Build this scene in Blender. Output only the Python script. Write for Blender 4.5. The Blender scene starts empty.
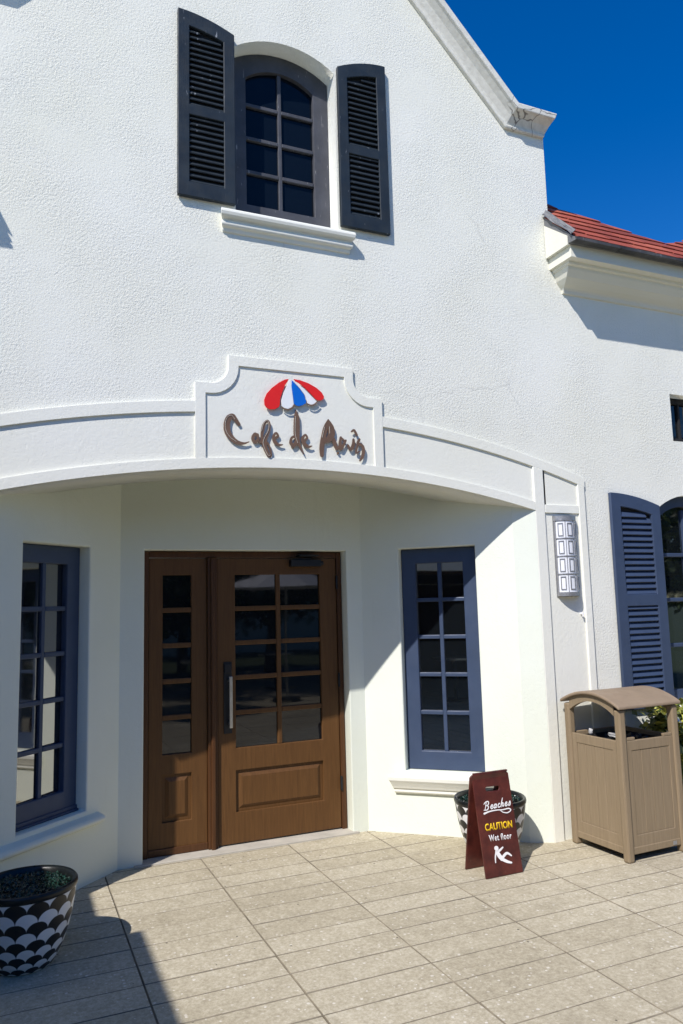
import bpy, bmesh, math, random
from mathutils import Vector, Matrix
random.seed(7)
D = bpy.data
SC = bpy.context.scene
COL = SC.collection
YF, YB = 4.569, 5.45          # front wall plane, back wall of the porch
CX = 1.665                    # centre line of the gable
rnd = random.uniform

# ------------------------------------------------------------------ materials
def nodes(name):
    m = D.materials.new(name); m.use_nodes = True
    nt = m.node_tree; b = nt.nodes['Principled BSDF']
    return m, nt, b
def N(nt, t, **k):
    n = nt.nodes.new(t)
    for a, v in k.items(): setattr(n, a, v)
    return n
def L(nt, a, b): nt.links.new(a, b)
def coord(nt, scale=(1, 1, 1), rot=(0, 0, 0), kind='Object'):
    tc = N(nt, 'ShaderNodeTexCoord'); mp = N(nt, 'ShaderNodeMapping')
    mp.inputs['Scale'].default_value = scale; mp.inputs['Rotation'].default_value = rot
    L(nt, tc.outputs[kind], mp.inputs['Vector']); return mp.outputs['Vector']
def noise(nt, vec, scale, detail=4, rough=.55, dist=0):
    n = N(nt, 'ShaderNodeTexNoise'); n.inputs['Scale'].default_value = scale
    n.inputs['Detail'].default_value = detail; n.inputs['Roughness'].default_value = rough
    n.inputs['Distortion'].default_value = dist
    L(nt, vec, n.inputs['Vector']); return n.outputs['Fac']
def ramp(nt, fac, stops):
    r = N(nt, 'ShaderNodeValToRGB'); e = r.color_ramp.elements
    while len(e) < len(stops): e.new(.5)
    for q, (p, c) in zip(e, stops):
        q.position = p; q.color = (c, c, c, 1) if isinstance(c, (int, float)) else tuple(c) + (1,)
    L(nt, fac, r.inputs['Fac']); return r.outputs['Color']
def mix(nt, fac, a, b, mode='MIX'):
    n = N(nt, 'ShaderNodeMix', data_type='RGBA', blend_type=mode)
    for s, v in ((n.inputs[0], fac), (n.inputs[6], a), (n.inputs[7], b)):
        if hasattr(v, 'links') or hasattr(v, 'is_linked'): L(nt, v, s)
        elif isinstance(v, (int, float)): s.default_value = v
        else: s.default_value = tuple(v) + (1,)
    return n.outputs[2]
def math_(nt, op, a, b=None, c=None):
    n = N(nt, 'ShaderNodeMath', operation=op)
    for s, v in zip(n.inputs, (a, b, c)):
        if v is None: continue
        if hasattr(v, 'is_linked'): L(nt, v, s)
        else: s.default_value = v
    return n.outputs[0]
def bump(nt, b, h, strength=.5, dist=.01, prev=None):
    n = N(nt, 'ShaderNodeBump'); n.inputs['Strength'].default_value = strength
    n.inputs['Distance'].default_value = dist; L(nt, h, n.inputs['Height'])
    if prev is not None: L(nt, prev, n.inputs['Normal'])
    L(nt, n.outputs['Normal'], b.inputs['Normal']); return n.outputs['Normal']

def stucco(name, col, grit, fine, strength, cracks=False):
    m, nt, b = nodes(name)
    v = coord(nt)
    big = noise(nt, v, .9, 5, .6)
    c = mix(nt, ramp(nt, big, [(.35, 0), (.75, 1)]), col, [x * y for x, y in zip(col, (.955, .95, .90))])
    streak = noise(nt, coord(nt, (5, 5, .5)), 2.2, 5, .65)
    c = mix(nt, math_(nt, 'MULTIPLY', ramp(nt, streak, [(.60, 0), (.85, 1)]), .30), c, [x * y for x, y in zip(col, (.80, .78, .72))])
    if cracks:
        cv = N(nt, 'ShaderNodeTexVoronoi', feature='DISTANCE_TO_EDGE'); cv.inputs['Scale'].default_value = .55
        cn = N(nt, 'ShaderNodeTexNoise'); cn.inputs['Scale'].default_value = 3.5; cn.inputs['Detail'].default_value = 6; L(nt, v, cn.inputs['Vector'])
        L(nt, mix(nt, .10, v, cn.outputs['Color'], 'LINEAR_LIGHT'), cv.inputs['Vector'])
        k = math_(nt, 'MULTIPLY', ramp(nt, cv.outputs['Distance'], [(.0006, 1), (.0022, 0)]), ramp(nt, noise(nt, v, .8, 2), [(.52, 0), (.62, .24)]))
        c = mix(nt, k, c, (.28, .27, .25))
    L(nt, c, b.inputs['Base Color']); b.inputs['Roughness'].default_value = .88
    b.inputs['Specular IOR Level'].default_value = .25
    n1 = noise(nt, v, grit, 5, .62, .15); n2 = noise(nt, v, fine, 3, .65)
    pit = ramp(nt, noise(nt, v, grit * 1.7, 2, .5), [(.30, 0), (.40, 1)])
    h = math_(nt, 'ADD', math_(nt, 'ADD', math_(nt, 'MULTIPLY', n1, 1.1), math_(nt, 'MULTIPLY', n2, .55)), math_(nt, 'MULTIPLY', pit, .30))
    patch = ramp(nt, noise(nt, v, 1.7, 3, .6), [(.38, .34), (.62, 1)])
    h = math_(nt, 'MULTIPLY', math_(nt, 'SUBTRACT', h, .85), patch)
    bump(nt, b, h, strength, .012)
    return m

def paint(name, col, rough=.45, var=.12, chips=None, grain=0):
    m, nt, b = nodes(name)
    v = coord(nt)
    n = noise(nt, v, 6, 5, .6)
    c = mix(nt, ramp(nt, n, [(.3, 0), (.7, 1)]), [x * (1 - var) for x in col], [min(1, x * (1 + var)) for x in col])
    if chips:
        s = noise(nt, coord(nt, (26, 26, 4)), 2.1, 4, .55)
        lo = noise(nt, coord(nt, (3, 3, 2)), 1.3, 2)
        k = math_(nt, 'MULTIPLY', ramp(nt, s, [(.665, 0), (.70, 1)]), ramp(nt, lo, [(.42, 0), (.58, 1)]))
        c = mix(nt, k, c, chips)
    L(nt, c, b.inputs['Base Color'])
    r = ramp(nt, noise(nt, v, 14, 4), [(.3, rough * .8), (.7, min(1, rough * 1.25))])
    L(nt, r, b.inputs['Roughness']); b.inputs['Specular IOR Level'].default_value = .35
    g = noise(nt, coord(nt, (90, 90, 6)), 1.5, 3) if grain else noise(nt, v, 120, 3)
    bump(nt, b, g, .25 if not grain else grain, .002)
    return m

def wood(name, c1, c2, rough=.42):
    m, nt, b = nodes(name)
    v = coord(nt, (28, 28, 1.6)); n = noise(nt, v, 2.0, 6, .65, .8)
    f = noise(nt, coord(nt, (220, 220, 7)), 1.0, 3)
    t = math_(nt, 'ADD', math_(nt, 'MULTIPLY', n, .75), math_(nt, 'MULTIPLY', f, .25))
    L(nt, ramp(nt, t, [(.3, c1), (.68, c2)]), b.inputs['Base Color'])
    b.inputs['Roughness'].default_value = rough; b.inputs['Specular IOR Level'].default_value = .3
    bump(nt, b, t, .25, .0015); return m

def glass(name, tint=(.006, .008, .010), ior=1.6, wav=.12):
    m, nt, b = nodes(name)
    b.inputs['Base Color'].default_value = tint + (1,)
    b.inputs['Roughness'].default_value = .025; b.inputs['IOR'].default_value = ior
    L(nt, ramp(nt, noise(nt, coord(nt), 9, 4), [(.4, .015), (.8, .07)]), b.inputs['Roughness'])
    bump(nt, b, noise(nt, coord(nt), 3.0, 1), wav, .004)
    return m

def metal(name, col, rough=.4, met=.85):
    m, nt, b = nodes(name)
    n = noise(nt, coord(nt), 30, 4)
    L(nt, mix(nt, n, [x * .75 for x in col], [min(1, x * 1.2) for x in col]), b.inputs['Base Color'])
    b.inputs['Metallic'].default_value = met
    L(nt, ramp(nt, n, [(.3, rough * .8), (.7, rough * 1.3)]), b.inputs['Roughness']); return m

M = {}
WHITE = (.80, .80, .715)
M['stucco'] = stucco('stucco rough white', WHITE, 62, 140, .52, True)
M['smooth'] = stucco('stucco trowelled white', (.80, .80, .715), 32, 115, .22)
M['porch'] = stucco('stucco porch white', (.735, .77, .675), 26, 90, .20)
M['trim'] = stucco('moulded cement trim', (.80, .80, .72), 24, 90, .14)
M['cornice'] = stucco('painted cornice', (.74, .73, .63), 12, 60, .05)
M['navy'] = paint('weathered dark blue paint', (.019, .027, .034), .5, .2, chips=(.36, .38, .40), grain=.4)
M['slate'] = paint('slate blue paint', (.042, .063, .112), .45, .08)
M['old'] = paint('weathered grey window paint', (.062, .065, .075), .55, .25, chips=(.3, .3, .3), grain=.4)
M['door'] = wood('brown stained door', (.082, .037, .011), (.132, .062, .019), .5)
M['doorframe'] = wood('red brown door frame', (.055, .022, .008), (.098, .042, .015))
M['glass'] = glass('dark window glass')
M['glassm'] = glass('reflective porch window glass', (.006, .008, .010), 3.0, .06)
M['glass2'] = glass('bluish gable glass', (.004, .007, .012), 1.3, .3)
M['steel'] = metal('brushed steel', (.55, .54, .50), .35)
M['black'] = metal('blackened bronze', (.02, .022, .025), .45, .4)
M['nickel'] = metal('grey lamp metal', (.36, .36, .36), .4, .6)
M['lampwhite'] = paint('opal lamp shade', (.76, .78, .80), .35, .04)
M['letter'] = paint('brown letter metal', (.155, .095, .062), .5, .15)
M['letteredge'] = paint('gilt letter edge', (.75, .70, .58), .4, .1)
M['red'] = paint('red emblem paint', (.72, .020, .016), .4, .06)
M['blue'] = paint('blue emblem paint', (.004, .130, .56), .4, .06)
M['white'] = paint('white emblem paint', (.80, .81, .80), .5, .04)
M['yellow'] = paint('yellow print', (.80, .52, .01), .5, .05)
M['print'] = paint('white print', (.80, .79, .77), .5, .05)
M['bin'] = wood('taupe recycled plastic board', (.210, .158, .096), (.275, .210, .132), .62)
M['lid'] = paint('taupe moulded lid', (.258, .194, .130), .6, .12)
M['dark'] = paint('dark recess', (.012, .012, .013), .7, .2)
M['bag'] = paint('black bin bag', (.02, .02, .022), .3, .3)
M['paper'] = paint('paper litter', (.45, .45, .44), .7, .08)
M['soil'] = paint('dark soil', (.02, .016, .011), .9, .4)
M['flash'] = metal('weathered lead flashing', (.17, .175, .18), .6, .3)
M['gutter'] = paint('aged gutter edge', (.055, .055, .055), .6, .6, chips=(.24, .24, .23))
M['step'] = paint('worn cement threshold', (.44, .41, .345), .85, .15)

# wet floor sign board: dark red brown, scuffed
m, nt, b = nodes('red brown sign board'); v = coord(nt)
n = noise(nt, v, 11, 6, .65); s = noise(nt, coord(nt, (60, 60, 9)), 1.2, 3)
c = mix(nt, ramp(nt, n, [(.35, 0), (.7, 1)]), (.050, .010, .008), (.115, .024, .016))
c = mix(nt, ramp(nt, s, [(.70, 0), (.76, .5)]), c, (.24, .13, .10))
L(nt, c, b.inputs['Base Color']); b.inputs['Roughness'].default_value = .38
M['board'] = m

# cracked cement end of the coping
m, nt, b = nodes('cracked coping cement'); v = coord(nt)
n = noise(nt, v, 26, 5, .6)
c = ramp(nt, n, [(.3, (.60, .59, .52)), (.65, (.72, .715, .64))])
vo = N(nt, 'ShaderNodeTexVoronoi', feature='DISTANCE_TO_EDGE'); vo.inputs['Scale'].default_value = 5.6
wv = N(nt, 'ShaderNodeTexNoise'); wv.inputs['Scale'].default_value = 9
L(nt, v, wv.inputs['Vector'])
L(nt, mix(nt, .035, v, wv.outputs['Color'], 'LINEAR_LIGHT'), vo.inputs['Vector'])
sx = N(nt, 'ShaderNodeSeparateXYZ'); L(nt, v, sx.inputs[0])
near = ramp(nt, math_(nt, 'MULTIPLY', math_(nt, 'SUBTRACT', sx.outputs[0], 1.80), 2.0), [(.02, 0), (.12, 1)])
k = math_(nt, 'MULTIPLY', ramp(nt, vo.outputs['Distance'], [(.008, 1), (.020, 0)]), near)
c = mix(nt, k, c, (.22, .21, .19))
L(nt, c, b.inputs['Base Color']); b.inputs['Roughness'].default_value = .9
bump(nt, b, n, .35, .006)
M['coping'] = m

# paving: sawn concrete slabs with pale shell chips
def paving_mat(name, joint_only=False):
    m, nt, b = nodes(name)
    v = coord(nt, kind='Object')
    sx = N(nt, 'ShaderNodeSeparateXYZ'); L(nt, v, sx.inputs[0])
    cxn = math_(nt, 'FLOOR', math_(nt, 'DIVIDE', math_(nt, 'SUBTRACT', sx.outputs[0], .605), .64))
    cyn = math_(nt, 'FLOOR', math_(nt, 'DIVIDE', math_(nt, 'SUBTRACT', sx.outputs[1], 4.80), .2035))
    cb = N(nt, 'ShaderNodeCombineXYZ'); L(nt, cxn, cb.inputs[0]); L(nt, cyn, cb.inputs[1])
    wn = N(nt, 'ShaderNodeTexWhiteNoise', noise_dimensions='2D'); L(nt, cb.outputs[0], wn.inputs['Vector'])
    big = noise(nt, v, 1.1, 5, .6); mid = noise(nt, v, 14, 5, .65); fine = noise(nt, v, 48, 6, .82)
    t = math_(nt, 'ADD', math_(nt, 'ADD', math_(nt, 'MULTIPLY', wn.outputs['Value'], .07), math_(nt, 'MULTIPLY', big, .30)),
              math_(nt, 'ADD', math_(nt, 'MULTIPLY', mid, .34), math_(nt, 'MULTIPLY', fine, .90)))
    c = ramp(nt, t, [(.55, (.250, .215, .145)), (.80, (.425, .375, .265)), (.98, (.58, .53, .40))])
    vo = N(nt, 'ShaderNodeTexVoronoi', feature='F1'); vo.inputs['Scale'].default_value = 40; L(nt, v, vo.inputs['Vector'])
    sr = N(nt, 'ShaderNodeSeparateColor'); L(nt, vo.outputs['Color'], sr.inputs[0])
    sz = math_(nt, 'MULTIPLY', ramp(nt, sr.outputs[0], [(.55, 0), (1, 1)]), .33)
    chip = math_(nt, 'LESS_THAN', vo.outputs['Distance'], sz)
    c = mix(nt, math_(nt, 'MULTIPLY', chip, .75), c, mix(nt, sr.outputs[1], (.56, .51, .40), (.74, .71, .62)))
    v2 = N(nt, 'ShaderNodeTexVoronoi', feature='F1'); v2.inputs['Scale'].default_value = 23; L(nt, v, v2.inputs['Vector'])
    s2 = N(nt, 'ShaderNodeSeparateColor'); L(nt, v2.outputs['Color'], s2.inputs[0])
    d2 = math_(nt, 'LESS_THAN', v2.outputs['Distance'], math_(nt, 'MULTIPLY', ramp(nt, s2.outputs[0], [(.86, 0), (1, 1)]), .17))
    c = mix(nt, math_(nt, 'MULTIPLY', d2, .8), c, (.07, .06, .045))
    st = noise(nt, v, 2.6, 6, .7, .5)
    c = mix(nt, math_(nt, 'MULTIPLY', ramp(nt, st, [(.56, 0), (.75, 1)]), .35), c, (.20, .175, .12))
    L(nt, c, b.inputs['Base Color']); b.inputs['Roughness'].default_value = .82
    b.inputs['Specular IOR Level'].default_value = .3
    h = math_(nt, 'ADD', math_(nt, 'MULTIPLY', mid, .6), math_(nt, 'MULTIPLY', fine, .5))
    bump(nt, b, h, .35, .004); return m
M['paver'] = paving_mat('cast stone paver')
M['joint'] = paint('dirty joint sand', (.225, .195, .140), .95, .35)
m, nt, b = nodes('lawn ground'); v = coord(nt)
L(nt, ramp(nt, noise(nt, v, 3, 8, .7), [(.3, (.02, .035, .01)), (.7, (.06, .085, .025))]), b.inputs['Base Color'])
b.inputs['Roughness'].default_value = .95; M['lawn'] = m

# roof shingles
m, nt, b = nodes('red roof shingle'); v = coord(nt)
wn = N(nt, 'ShaderNodeNewGeometry')
isl = wn.outputs['Random Per Island']
c = ramp(nt, isl, [(0, (.22, .038, .020)), (.5, (.36, .068, .034)), (1, (.46, .115, .060))])
c = mix(nt, ramp(nt, noise(nt, v, 24, 6, .7), [(.4, 0), (.75, .7)]), c, (.12, .035, .028))
L(nt, c, b.inputs['Base Color']); b.inputs['Roughness'].default_value = .85
bump(nt, b, noise(nt, v, 150, 3), .5, .004); M['shingle'] = m

# fish-scale glaze of the planters (UV: u counts scales around, v rows up)
m, nt, b = nodes('black and white scale glaze')
uv = N(nt, 'ShaderNodeUVMap'); sx = N(nt, 'ShaderNodeSeparateXYZ'); L(nt, uv.outputs[0], sx.inputs[0])
U, V = sx.outputs[0], sx.outputs[1]
k0 = math_(nt, 'FLOOR', math_(nt, 'DIVIDE', V, .5))
par = math_(nt, 'FLOORED_MODULO', k0, 2.0)
fr = math_(nt, 'FRACT', math_(nt, 'ADD', U, math_(nt, 'MULTIPLY', par, .5)))
du = math_(nt, 'SUBTRACT', fr, .5)
dv = math_(nt, 'SUBTRACT', V, math_(nt, 'MULTIPLY', k0, .5))
r2 = math_(nt, 'ADD', math_(nt, 'MULTIPLY', du, du), math_(nt, 'MULTIPLY', dv, dv))
ins = math_(nt, 'LESS_THAN', r2, .25)
col = math_(nt, 'ABSOLUTE', math_(nt, 'SUBTRACT', ins, par))          # 0/1 alternates by row
top = math_(nt, 'GREATER_THAN', V, 4.98)
w = math_(nt, 'MULTIPLY', col, math_(nt, 'SUBTRACT', 1.0, top))
edge = math_(nt, 'GREATER_THAN', math_(nt, 'ABSOLUTE', math_(nt, 'SUBTRACT', r2, .25)), .018)
w = math_(nt, 'MULTIPLY', w, math_(nt, 'MAXIMUM', edge, .35))
cc = mix(nt, noise(nt, coord(nt), 12, 4), (.70, .70, .69), (.80, .80, .79))
L(nt, mix(nt, w, (.008, .008, .009), cc), b.inputs['Base Color'])
b.inputs['Roughness'].default_value = .38; M['scale'] = m
M['glaze'] = paint('black glazed rim', (.008, .010, .010), .3, .3)

def leaf_mat(name, a, bb, rough=.5):
    m, nt, b = nodes(name)
    g = N(nt, 'ShaderNodeNewGeometry')
    L(nt, ramp(nt, g.outputs['Random Per Island'], [(0, a), (1, bb)]), b.inputs['Base Color'])
    b.inputs['Roughness'].default_value = rough
    try: b.inputs['Subsurface Weight'].default_value = .0
    except Exception: pass
    return m
M['moss'] = leaf_mat('dark glossy ground leaves', (.004, .014, .010), (.015, .050, .034), .25)
M['leafy'] = leaf_mat('yellow green shrub leaves', (.035, .065, .012), (.44, .43, .08))
M['tree'] = leaf_mat('tree leaves', (.018, .04, .010), (.06, .10, .025))
M['bark'] = wood('bark', (.06, .045, .03), (.14, .11, .08), .9)
M['plank'] = wood('dark pavilion timber', (.03, .018, .010), (.07, .045, .026), .7)

SUN, SKS, SKA, SKD, SKO, SKSAT, SKH, EXPO = 4.1, .112, 1.0, .2, 4.5, 1.38, .512, .38
PANE = 3
LET= [[(1.2985, 2.8651, 0.0189), (1.2772, 2.8935, 0.024), (1.256, 2.9175, 0.0274), (1.2302, 2.8984, 0.0341), (1.2188, 2.855, 0.0374), (1.2252, 2.8087, 0.0374), (1.2505, 2.7722, 0.0324), (1.2845, 2.7489, 0.0239), (1.3275, 2.7432, 0.0137), (1.3622, 2.7556, 0.0052)], [(1.4196, 2.8049, 0.0139), (1.4021, 2.8098, 0.0174), (1.3887, 2.7813, 0.0191), (1.4015, 2.7564, 0.0191), (1.4219, 2.7749, 0.0174), (1.4205, 2.8076, 0.0139)], [(1.422, 2.7835, 0.0139), (1.4366, 2.7569, 0.0122), (1.4517, 2.7665, 0.0087)], [(1.4455, 2.7678, 0.0105), (1.4525, 2.8288, 0.0193), (1.4647, 2.8773, 0.0176), (1.4872, 2.9007, 0.0159), (1.5003, 2.8799, 0.0141), (1.4952, 2.8361, 0.0158), (1.4723, 2.7869, 0.0245), (1.4629, 2.7517, 0.028), (1.4738, 2.7093, 0.0245), (1.4927, 2.6716, 0.0175), (1.5061, 2.6767, 0.014), (1.5006, 2.7195, 0.0123), (1.4834, 2.7573, 0.014)], [(1.5301, 2.7889, 0.0141), (1.5573, 2.8055, 0.0142), (1.5451, 2.8265, 0.0124), (1.5286, 2.8036, 0.0177), (1.5343, 2.7692, 0.0229), (1.5608, 2.7492, 0.0159), (1.5878, 2.7509, 0.0062)], [(1.6833, 2.9865, 0.0072), (1.6889, 2.9426, 0.0326), (1.6876, 2.8805, 0.0397), (1.6864, 2.8186, 0.036), (1.6973, 2.7665, 0.0216), (1.7194, 2.7239, 0.0108), (1.7327, 2.6983, 0.0045)], [(1.6799, 2.8138, 0.018), (1.6513, 2.8004, 0.0143), (1.6452, 2.7676, 0.0197), (1.665, 2.7513, 0.0233), (1.6875, 2.7835, 0.0216)], [(1.731, 2.7819, 0.0145), (1.7592, 2.8058, 0.0127), (1.7467, 2.8271, 0.0127), (1.7267, 2.7993, 0.0199), (1.7398, 2.7648, 0.0253), (1.7673, 2.7488, 0.0163), (1.7906, 2.7547, 0.0064)], [(1.9131, 2.9437, 0.0065), (1.8926, 2.8864, 0.0278), (1.8737, 2.8134, 0.0313), (1.8617, 2.7502, 0.0312), (1.8604, 2.6968, 0.0238)], [(1.9149, 2.9421, 0.0056), (1.9307, 2.8891, 0.0409), (1.9324, 2.8424, 0.0427), (1.9114, 2.8069, 0.0352), (1.8827, 2.7943, 0.0258)], [(1.9477, 2.8093, 0.0242), (1.9583, 2.774, 0.0242), (1.9699, 2.746, 0.0167), (1.9868, 2.7668, 0.0121)], [(2.001, 2.8263, 0.015), (1.9941, 2.7853, 0.0187), (1.9989, 2.7495, 0.0224), (2.0199, 2.7779, 0.0169), (2.0363, 2.8078, 0.0122)], [(2.0038, 2.8238, 0.0112), (2.0294, 2.8038, 0.0113)], [(2.0508, 2.7753, 0.015), (2.0714, 2.7485, 0.0188), (2.092, 2.7824, 0.0227), (2.0931, 2.8188, 0.0142)], [(2.1374, 2.8217, 0.0152), (2.1266, 2.7936, 0.019), (2.1558, 2.7818, 0.0171), (2.1657, 2.7505, 0.0209), (2.1563, 2.7044, 0.019), (2.1376, 2.6762, 0.0132)], [(2.1266, 2.7936, 0.0133), (2.1099, 2.729, 0.0123), (2.1317, 2.7376, 0.0095)], [(2.082, 2.8726, 0.0114), (2.0999, 2.8812, 0.0152), (2.1186, 2.8496, 0.0152)]]
RED1= [(1.6361, 3.1947), (1.6074, 3.1863), (1.5665, 3.1625), (1.5177, 3.1225), (1.4813, 3.08), (1.4648, 3.0395), (1.4667, 3.0047), (1.4799, 2.9864), (1.5036, 2.9782), (1.5355, 2.9808), (1.5638, 2.9972), (1.5705, 3.0134), (1.5744, 3.053), (1.5897, 3.1016), (1.6109, 3.151), (1.6276, 3.1764)]
BLUE= [(1.6564, 3.1887), (1.6725, 3.1728), (1.7088, 3.1364), (1.741, 3.0955), (1.7542, 3.0568), (1.7539, 3.0408), (1.727, 3.0227), (1.7022, 3.015), (1.6818, 3.0189), (1.6697, 3.0297), (1.6642, 3.0846), (1.6555, 3.1394)]
RED2= [(1.6688, 3.1963), (1.714, 3.1928), (1.7718, 3.1784), (1.8298, 3.1517), (1.8671, 3.123), (1.8833, 3.0962), (1.8804, 3.0798), (1.8615, 3.0685), (1.8362, 3.0663), (1.8196, 3.0745), (1.7869, 3.1076), (1.7461, 3.1439), (1.7054, 3.172), (1.6809, 3.1816)]
WH1= [(1.6526, 3.1629), (1.6568, 3.1236), (1.6624, 3.0766), (1.668, 3.0248), (1.6545, 3.0048), (1.6283, 2.9908), (1.6, 2.9955), (1.5849, 3.0052), (1.5823, 3.0458), (1.5994, 3.0985), (1.6213, 3.1441), (1.6383, 3.1838), (1.6482, 3.1879)]
WH2= [(1.6662, 3.1865), (1.6889, 3.1728), (1.746, 3.1367), (1.7851, 3.1019), (1.8212, 3.0682), (1.8327, 3.058), (1.8206, 3.0425), (1.7936, 3.0323), (1.7646, 3.0362), (1.7609, 3.0598), (1.7452, 3.0983), (1.7113, 3.1398), (1.6742, 3.1761)]
SCA= [[(1.5816, 3.0018, 0.0064), (1.6039, 2.988, 0.008), (1.6322, 2.9872, 0.0088), (1.6569, 3.0002, 0.008), (1.6696, 3.0218, 0.0064)], [(1.7604, 3.0374, 0.0065), (1.7852, 3.0284, 0.0082), (1.8103, 3.0353, 0.009), (1.8343, 3.0581, 0.0066)]]
BEA= [[(-0.0809, 0.4386, 0.0078), (-0.1012, 0.399, 0.0093)], [(-0.1042, 0.4323, 0.0054), (-0.0674, 0.4391, 0.007), (-0.0603, 0.4291, 0.007), (-0.0842, 0.4201, 0.0055), (-0.0636, 0.4105, 0.007), (-0.0745, 0.3992, 0.007), (-0.1105, 0.3967, 0.0062)], [(-0.0559, 0.404, 0.0055), (-0.0389, 0.4089, 0.0055), (-0.0475, 0.4156, 0.0055), (-0.0576, 0.4042, 0.007), (-0.0443, 0.3941, 0.0055)], [(-0.0136, 0.4101, 0.0055), (-0.0306, 0.4051, 0.007), (-0.0274, 0.3934, 0.007), (-0.0126, 0.4057, 0.0063), (-0.0116, 0.3915, 0.0055)], [(0.0131, 0.4082, 0.0055), (-0.0024, 0.4023, 0.0071), (0.001, 0.3914, 0.0071), (0.0143, 0.3954, 0.0047)], [(0.0542, 0.4487, 0.0079), (0.037, 0.4103, 0.0071), (0.0234, 0.3858, 0.0071)], [(0.029, 0.3964, 0.0055), (0.0452, 0.4057, 0.0063), (0.0474, 0.3885, 0.0055)], [(0.0576, 0.3943, 0.0055), (0.0716, 0.4011, 0.0055), (0.0645, 0.4069, 0.0055), (0.0552, 0.396, 0.0071), (0.0669, 0.3861, 0.0055)], [(0.1034, 0.4144, 0.0064), (0.0841, 0.4095, 0.0064), (0.0957, 0.3982, 0.0072), (0.0766, 0.3891, 0.0063)], [(-0.1005, 0.378, 0.0116), (-0.0591, 0.3861, 0.0078), (-0.0051, 0.3879, 0.0063), (0.0394, 0.3845, 0.0063), (0.0853, 0.3867, 0.0071), (0.1004, 0.3749, 0.0063), (0.0716, 0.3628, 0.0063), (0.0385, 0.3698, 0.0055), (0.0226, 0.3816, 0.0047)]]
MAN= [[(-0.0404, 0.1471, 0.0153), (-0.0216, 0.1533, 0.0138), (0.0003, 0.166, 0.0092)], [(-0.0473, 0.1481, 0.0229), (-0.0343, 0.1231, 0.0275), (-0.0179, 0.1016, 0.0259)], [(-0.0554, 0.1424, 0.0099), (-0.0648, 0.1152, 0.0091), (-0.0682, 0.0873, 0.0068)], [(-0.0175, 0.1036, 0.0183), (0.0227, 0.1286, 0.0154), (0.0551, 0.1102, 0.0085)], [(-0.0157, 0.0993, 0.0198), (0.0181, 0.0807, 0.0168), (0.0483, 0.0702, 0.01)]]

# ------------------------------------------------------------------ helpers
W = {}                                            # world matrix of every object that parents others
def link(o): COL.objects.link(o); return o
def props(o, label=None, cat=None, group=None, kind=None):
    for k, v in (('label', label), ('category', cat), ('group', group), ('kind', kind)):
        if v: o[k] = v
    return o
def thing(name, label, cat, loc, rz=0, group=None):
    o = link(D.objects.new(name, None)); o.location = loc; o.rotation_euler = (0, 0, rz)
    o.empty_display_size = .1
    W[o] = Matrix.Translation(loc) @ Matrix.Rotation(rz, 4, 'Z')
    return props(o, label, cat, group)
def obj(name, me, mat, parent=None, bevel=0, smooth=False, seg=2, label=None, loc=None):
    """me: bmesh or mesh in WORLD coordinates; becomes one object under its parent"""
    if isinstance(me, bmesh.types.BMesh):
        b = me; me = D.meshes.new(name); bmesh.ops.recalc_face_normals(b, faces=b.faces); b.to_mesh(me); b.free()
    me.name = name
    mw = W[parent] if parent else Matrix.Translation(loc or (0, 0, 0))
    me.transform(mw.inverted())
    for q in (mat if isinstance(mat, (list, tuple)) else [mat]): me.materials.append(q)
    o = link(D.objects.new(name, me))
    if parent: o.parent = parent
    else: o.location = loc or (0, 0, 0)
    W[o] = mw
    if smooth:
        for p in me.polygons: p.use_smooth = True
    if bevel:
        md = o.modifiers.new('bevel', 'BEVEL'); md.width = bevel; md.segments = seg
        md.limit_method = 'ANGLE'; md.angle_limit = math.radians(40); md.harden_normals = False
    if label: o['label'] = label
    return o
def box(b, x0, x1, y0, y1, z0, z1, mw=None):
    vs = [b.verts.new(mw @ Vector((x, y, z)) if mw else (x, y, z)) for x in (x0, x1) for y in (y0, y1) for z in (z0, z1)]
    for f in ((0, 1, 3, 2), (4, 6, 7, 5), (0, 4, 5, 1), (2, 3, 7, 6), (0, 2, 6, 4), (1, 5, 7, 3)): b.faces.new([vs[i] for i in f])
    return vs
def B(): return bmesh.new()
def boxes(*a, mw=None):
    b = B()
    for q in a: box(b, *q, mw=mw)
    return b
def tube(b, pts, r, n=10, cap=True):
    pts = [Vector(p) for p in pts]; rings = []
    for i, p in enumerate(pts):
        t = (pts[min(i + 1, len(pts) - 1)] - pts[max(i - 1, 0)]).normalized()
        a = t.orthogonal().normalized() if i == 0 else (u_ - t * u_.dot(t)).normalized()
        u_ = a; c = t.cross(a); rr = r[i] if isinstance(r, (list, tuple)) else r
        rings.append([b.verts.new(p + a * rr * math.cos(2 * math.pi * k / n) + c * rr * math.sin(2 * math.pi * k / n)) for k in range(n)])
    for p, q in zip(rings, rings[1:]):
        for k in range(n): b.faces.new((p[k], p[(k + 1) % n], q[(k + 1) % n], q[k]))
    if cap: b.faces.new(rings[0]); b.faces.new(rings[-1][::-1])
    return rings
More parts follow.
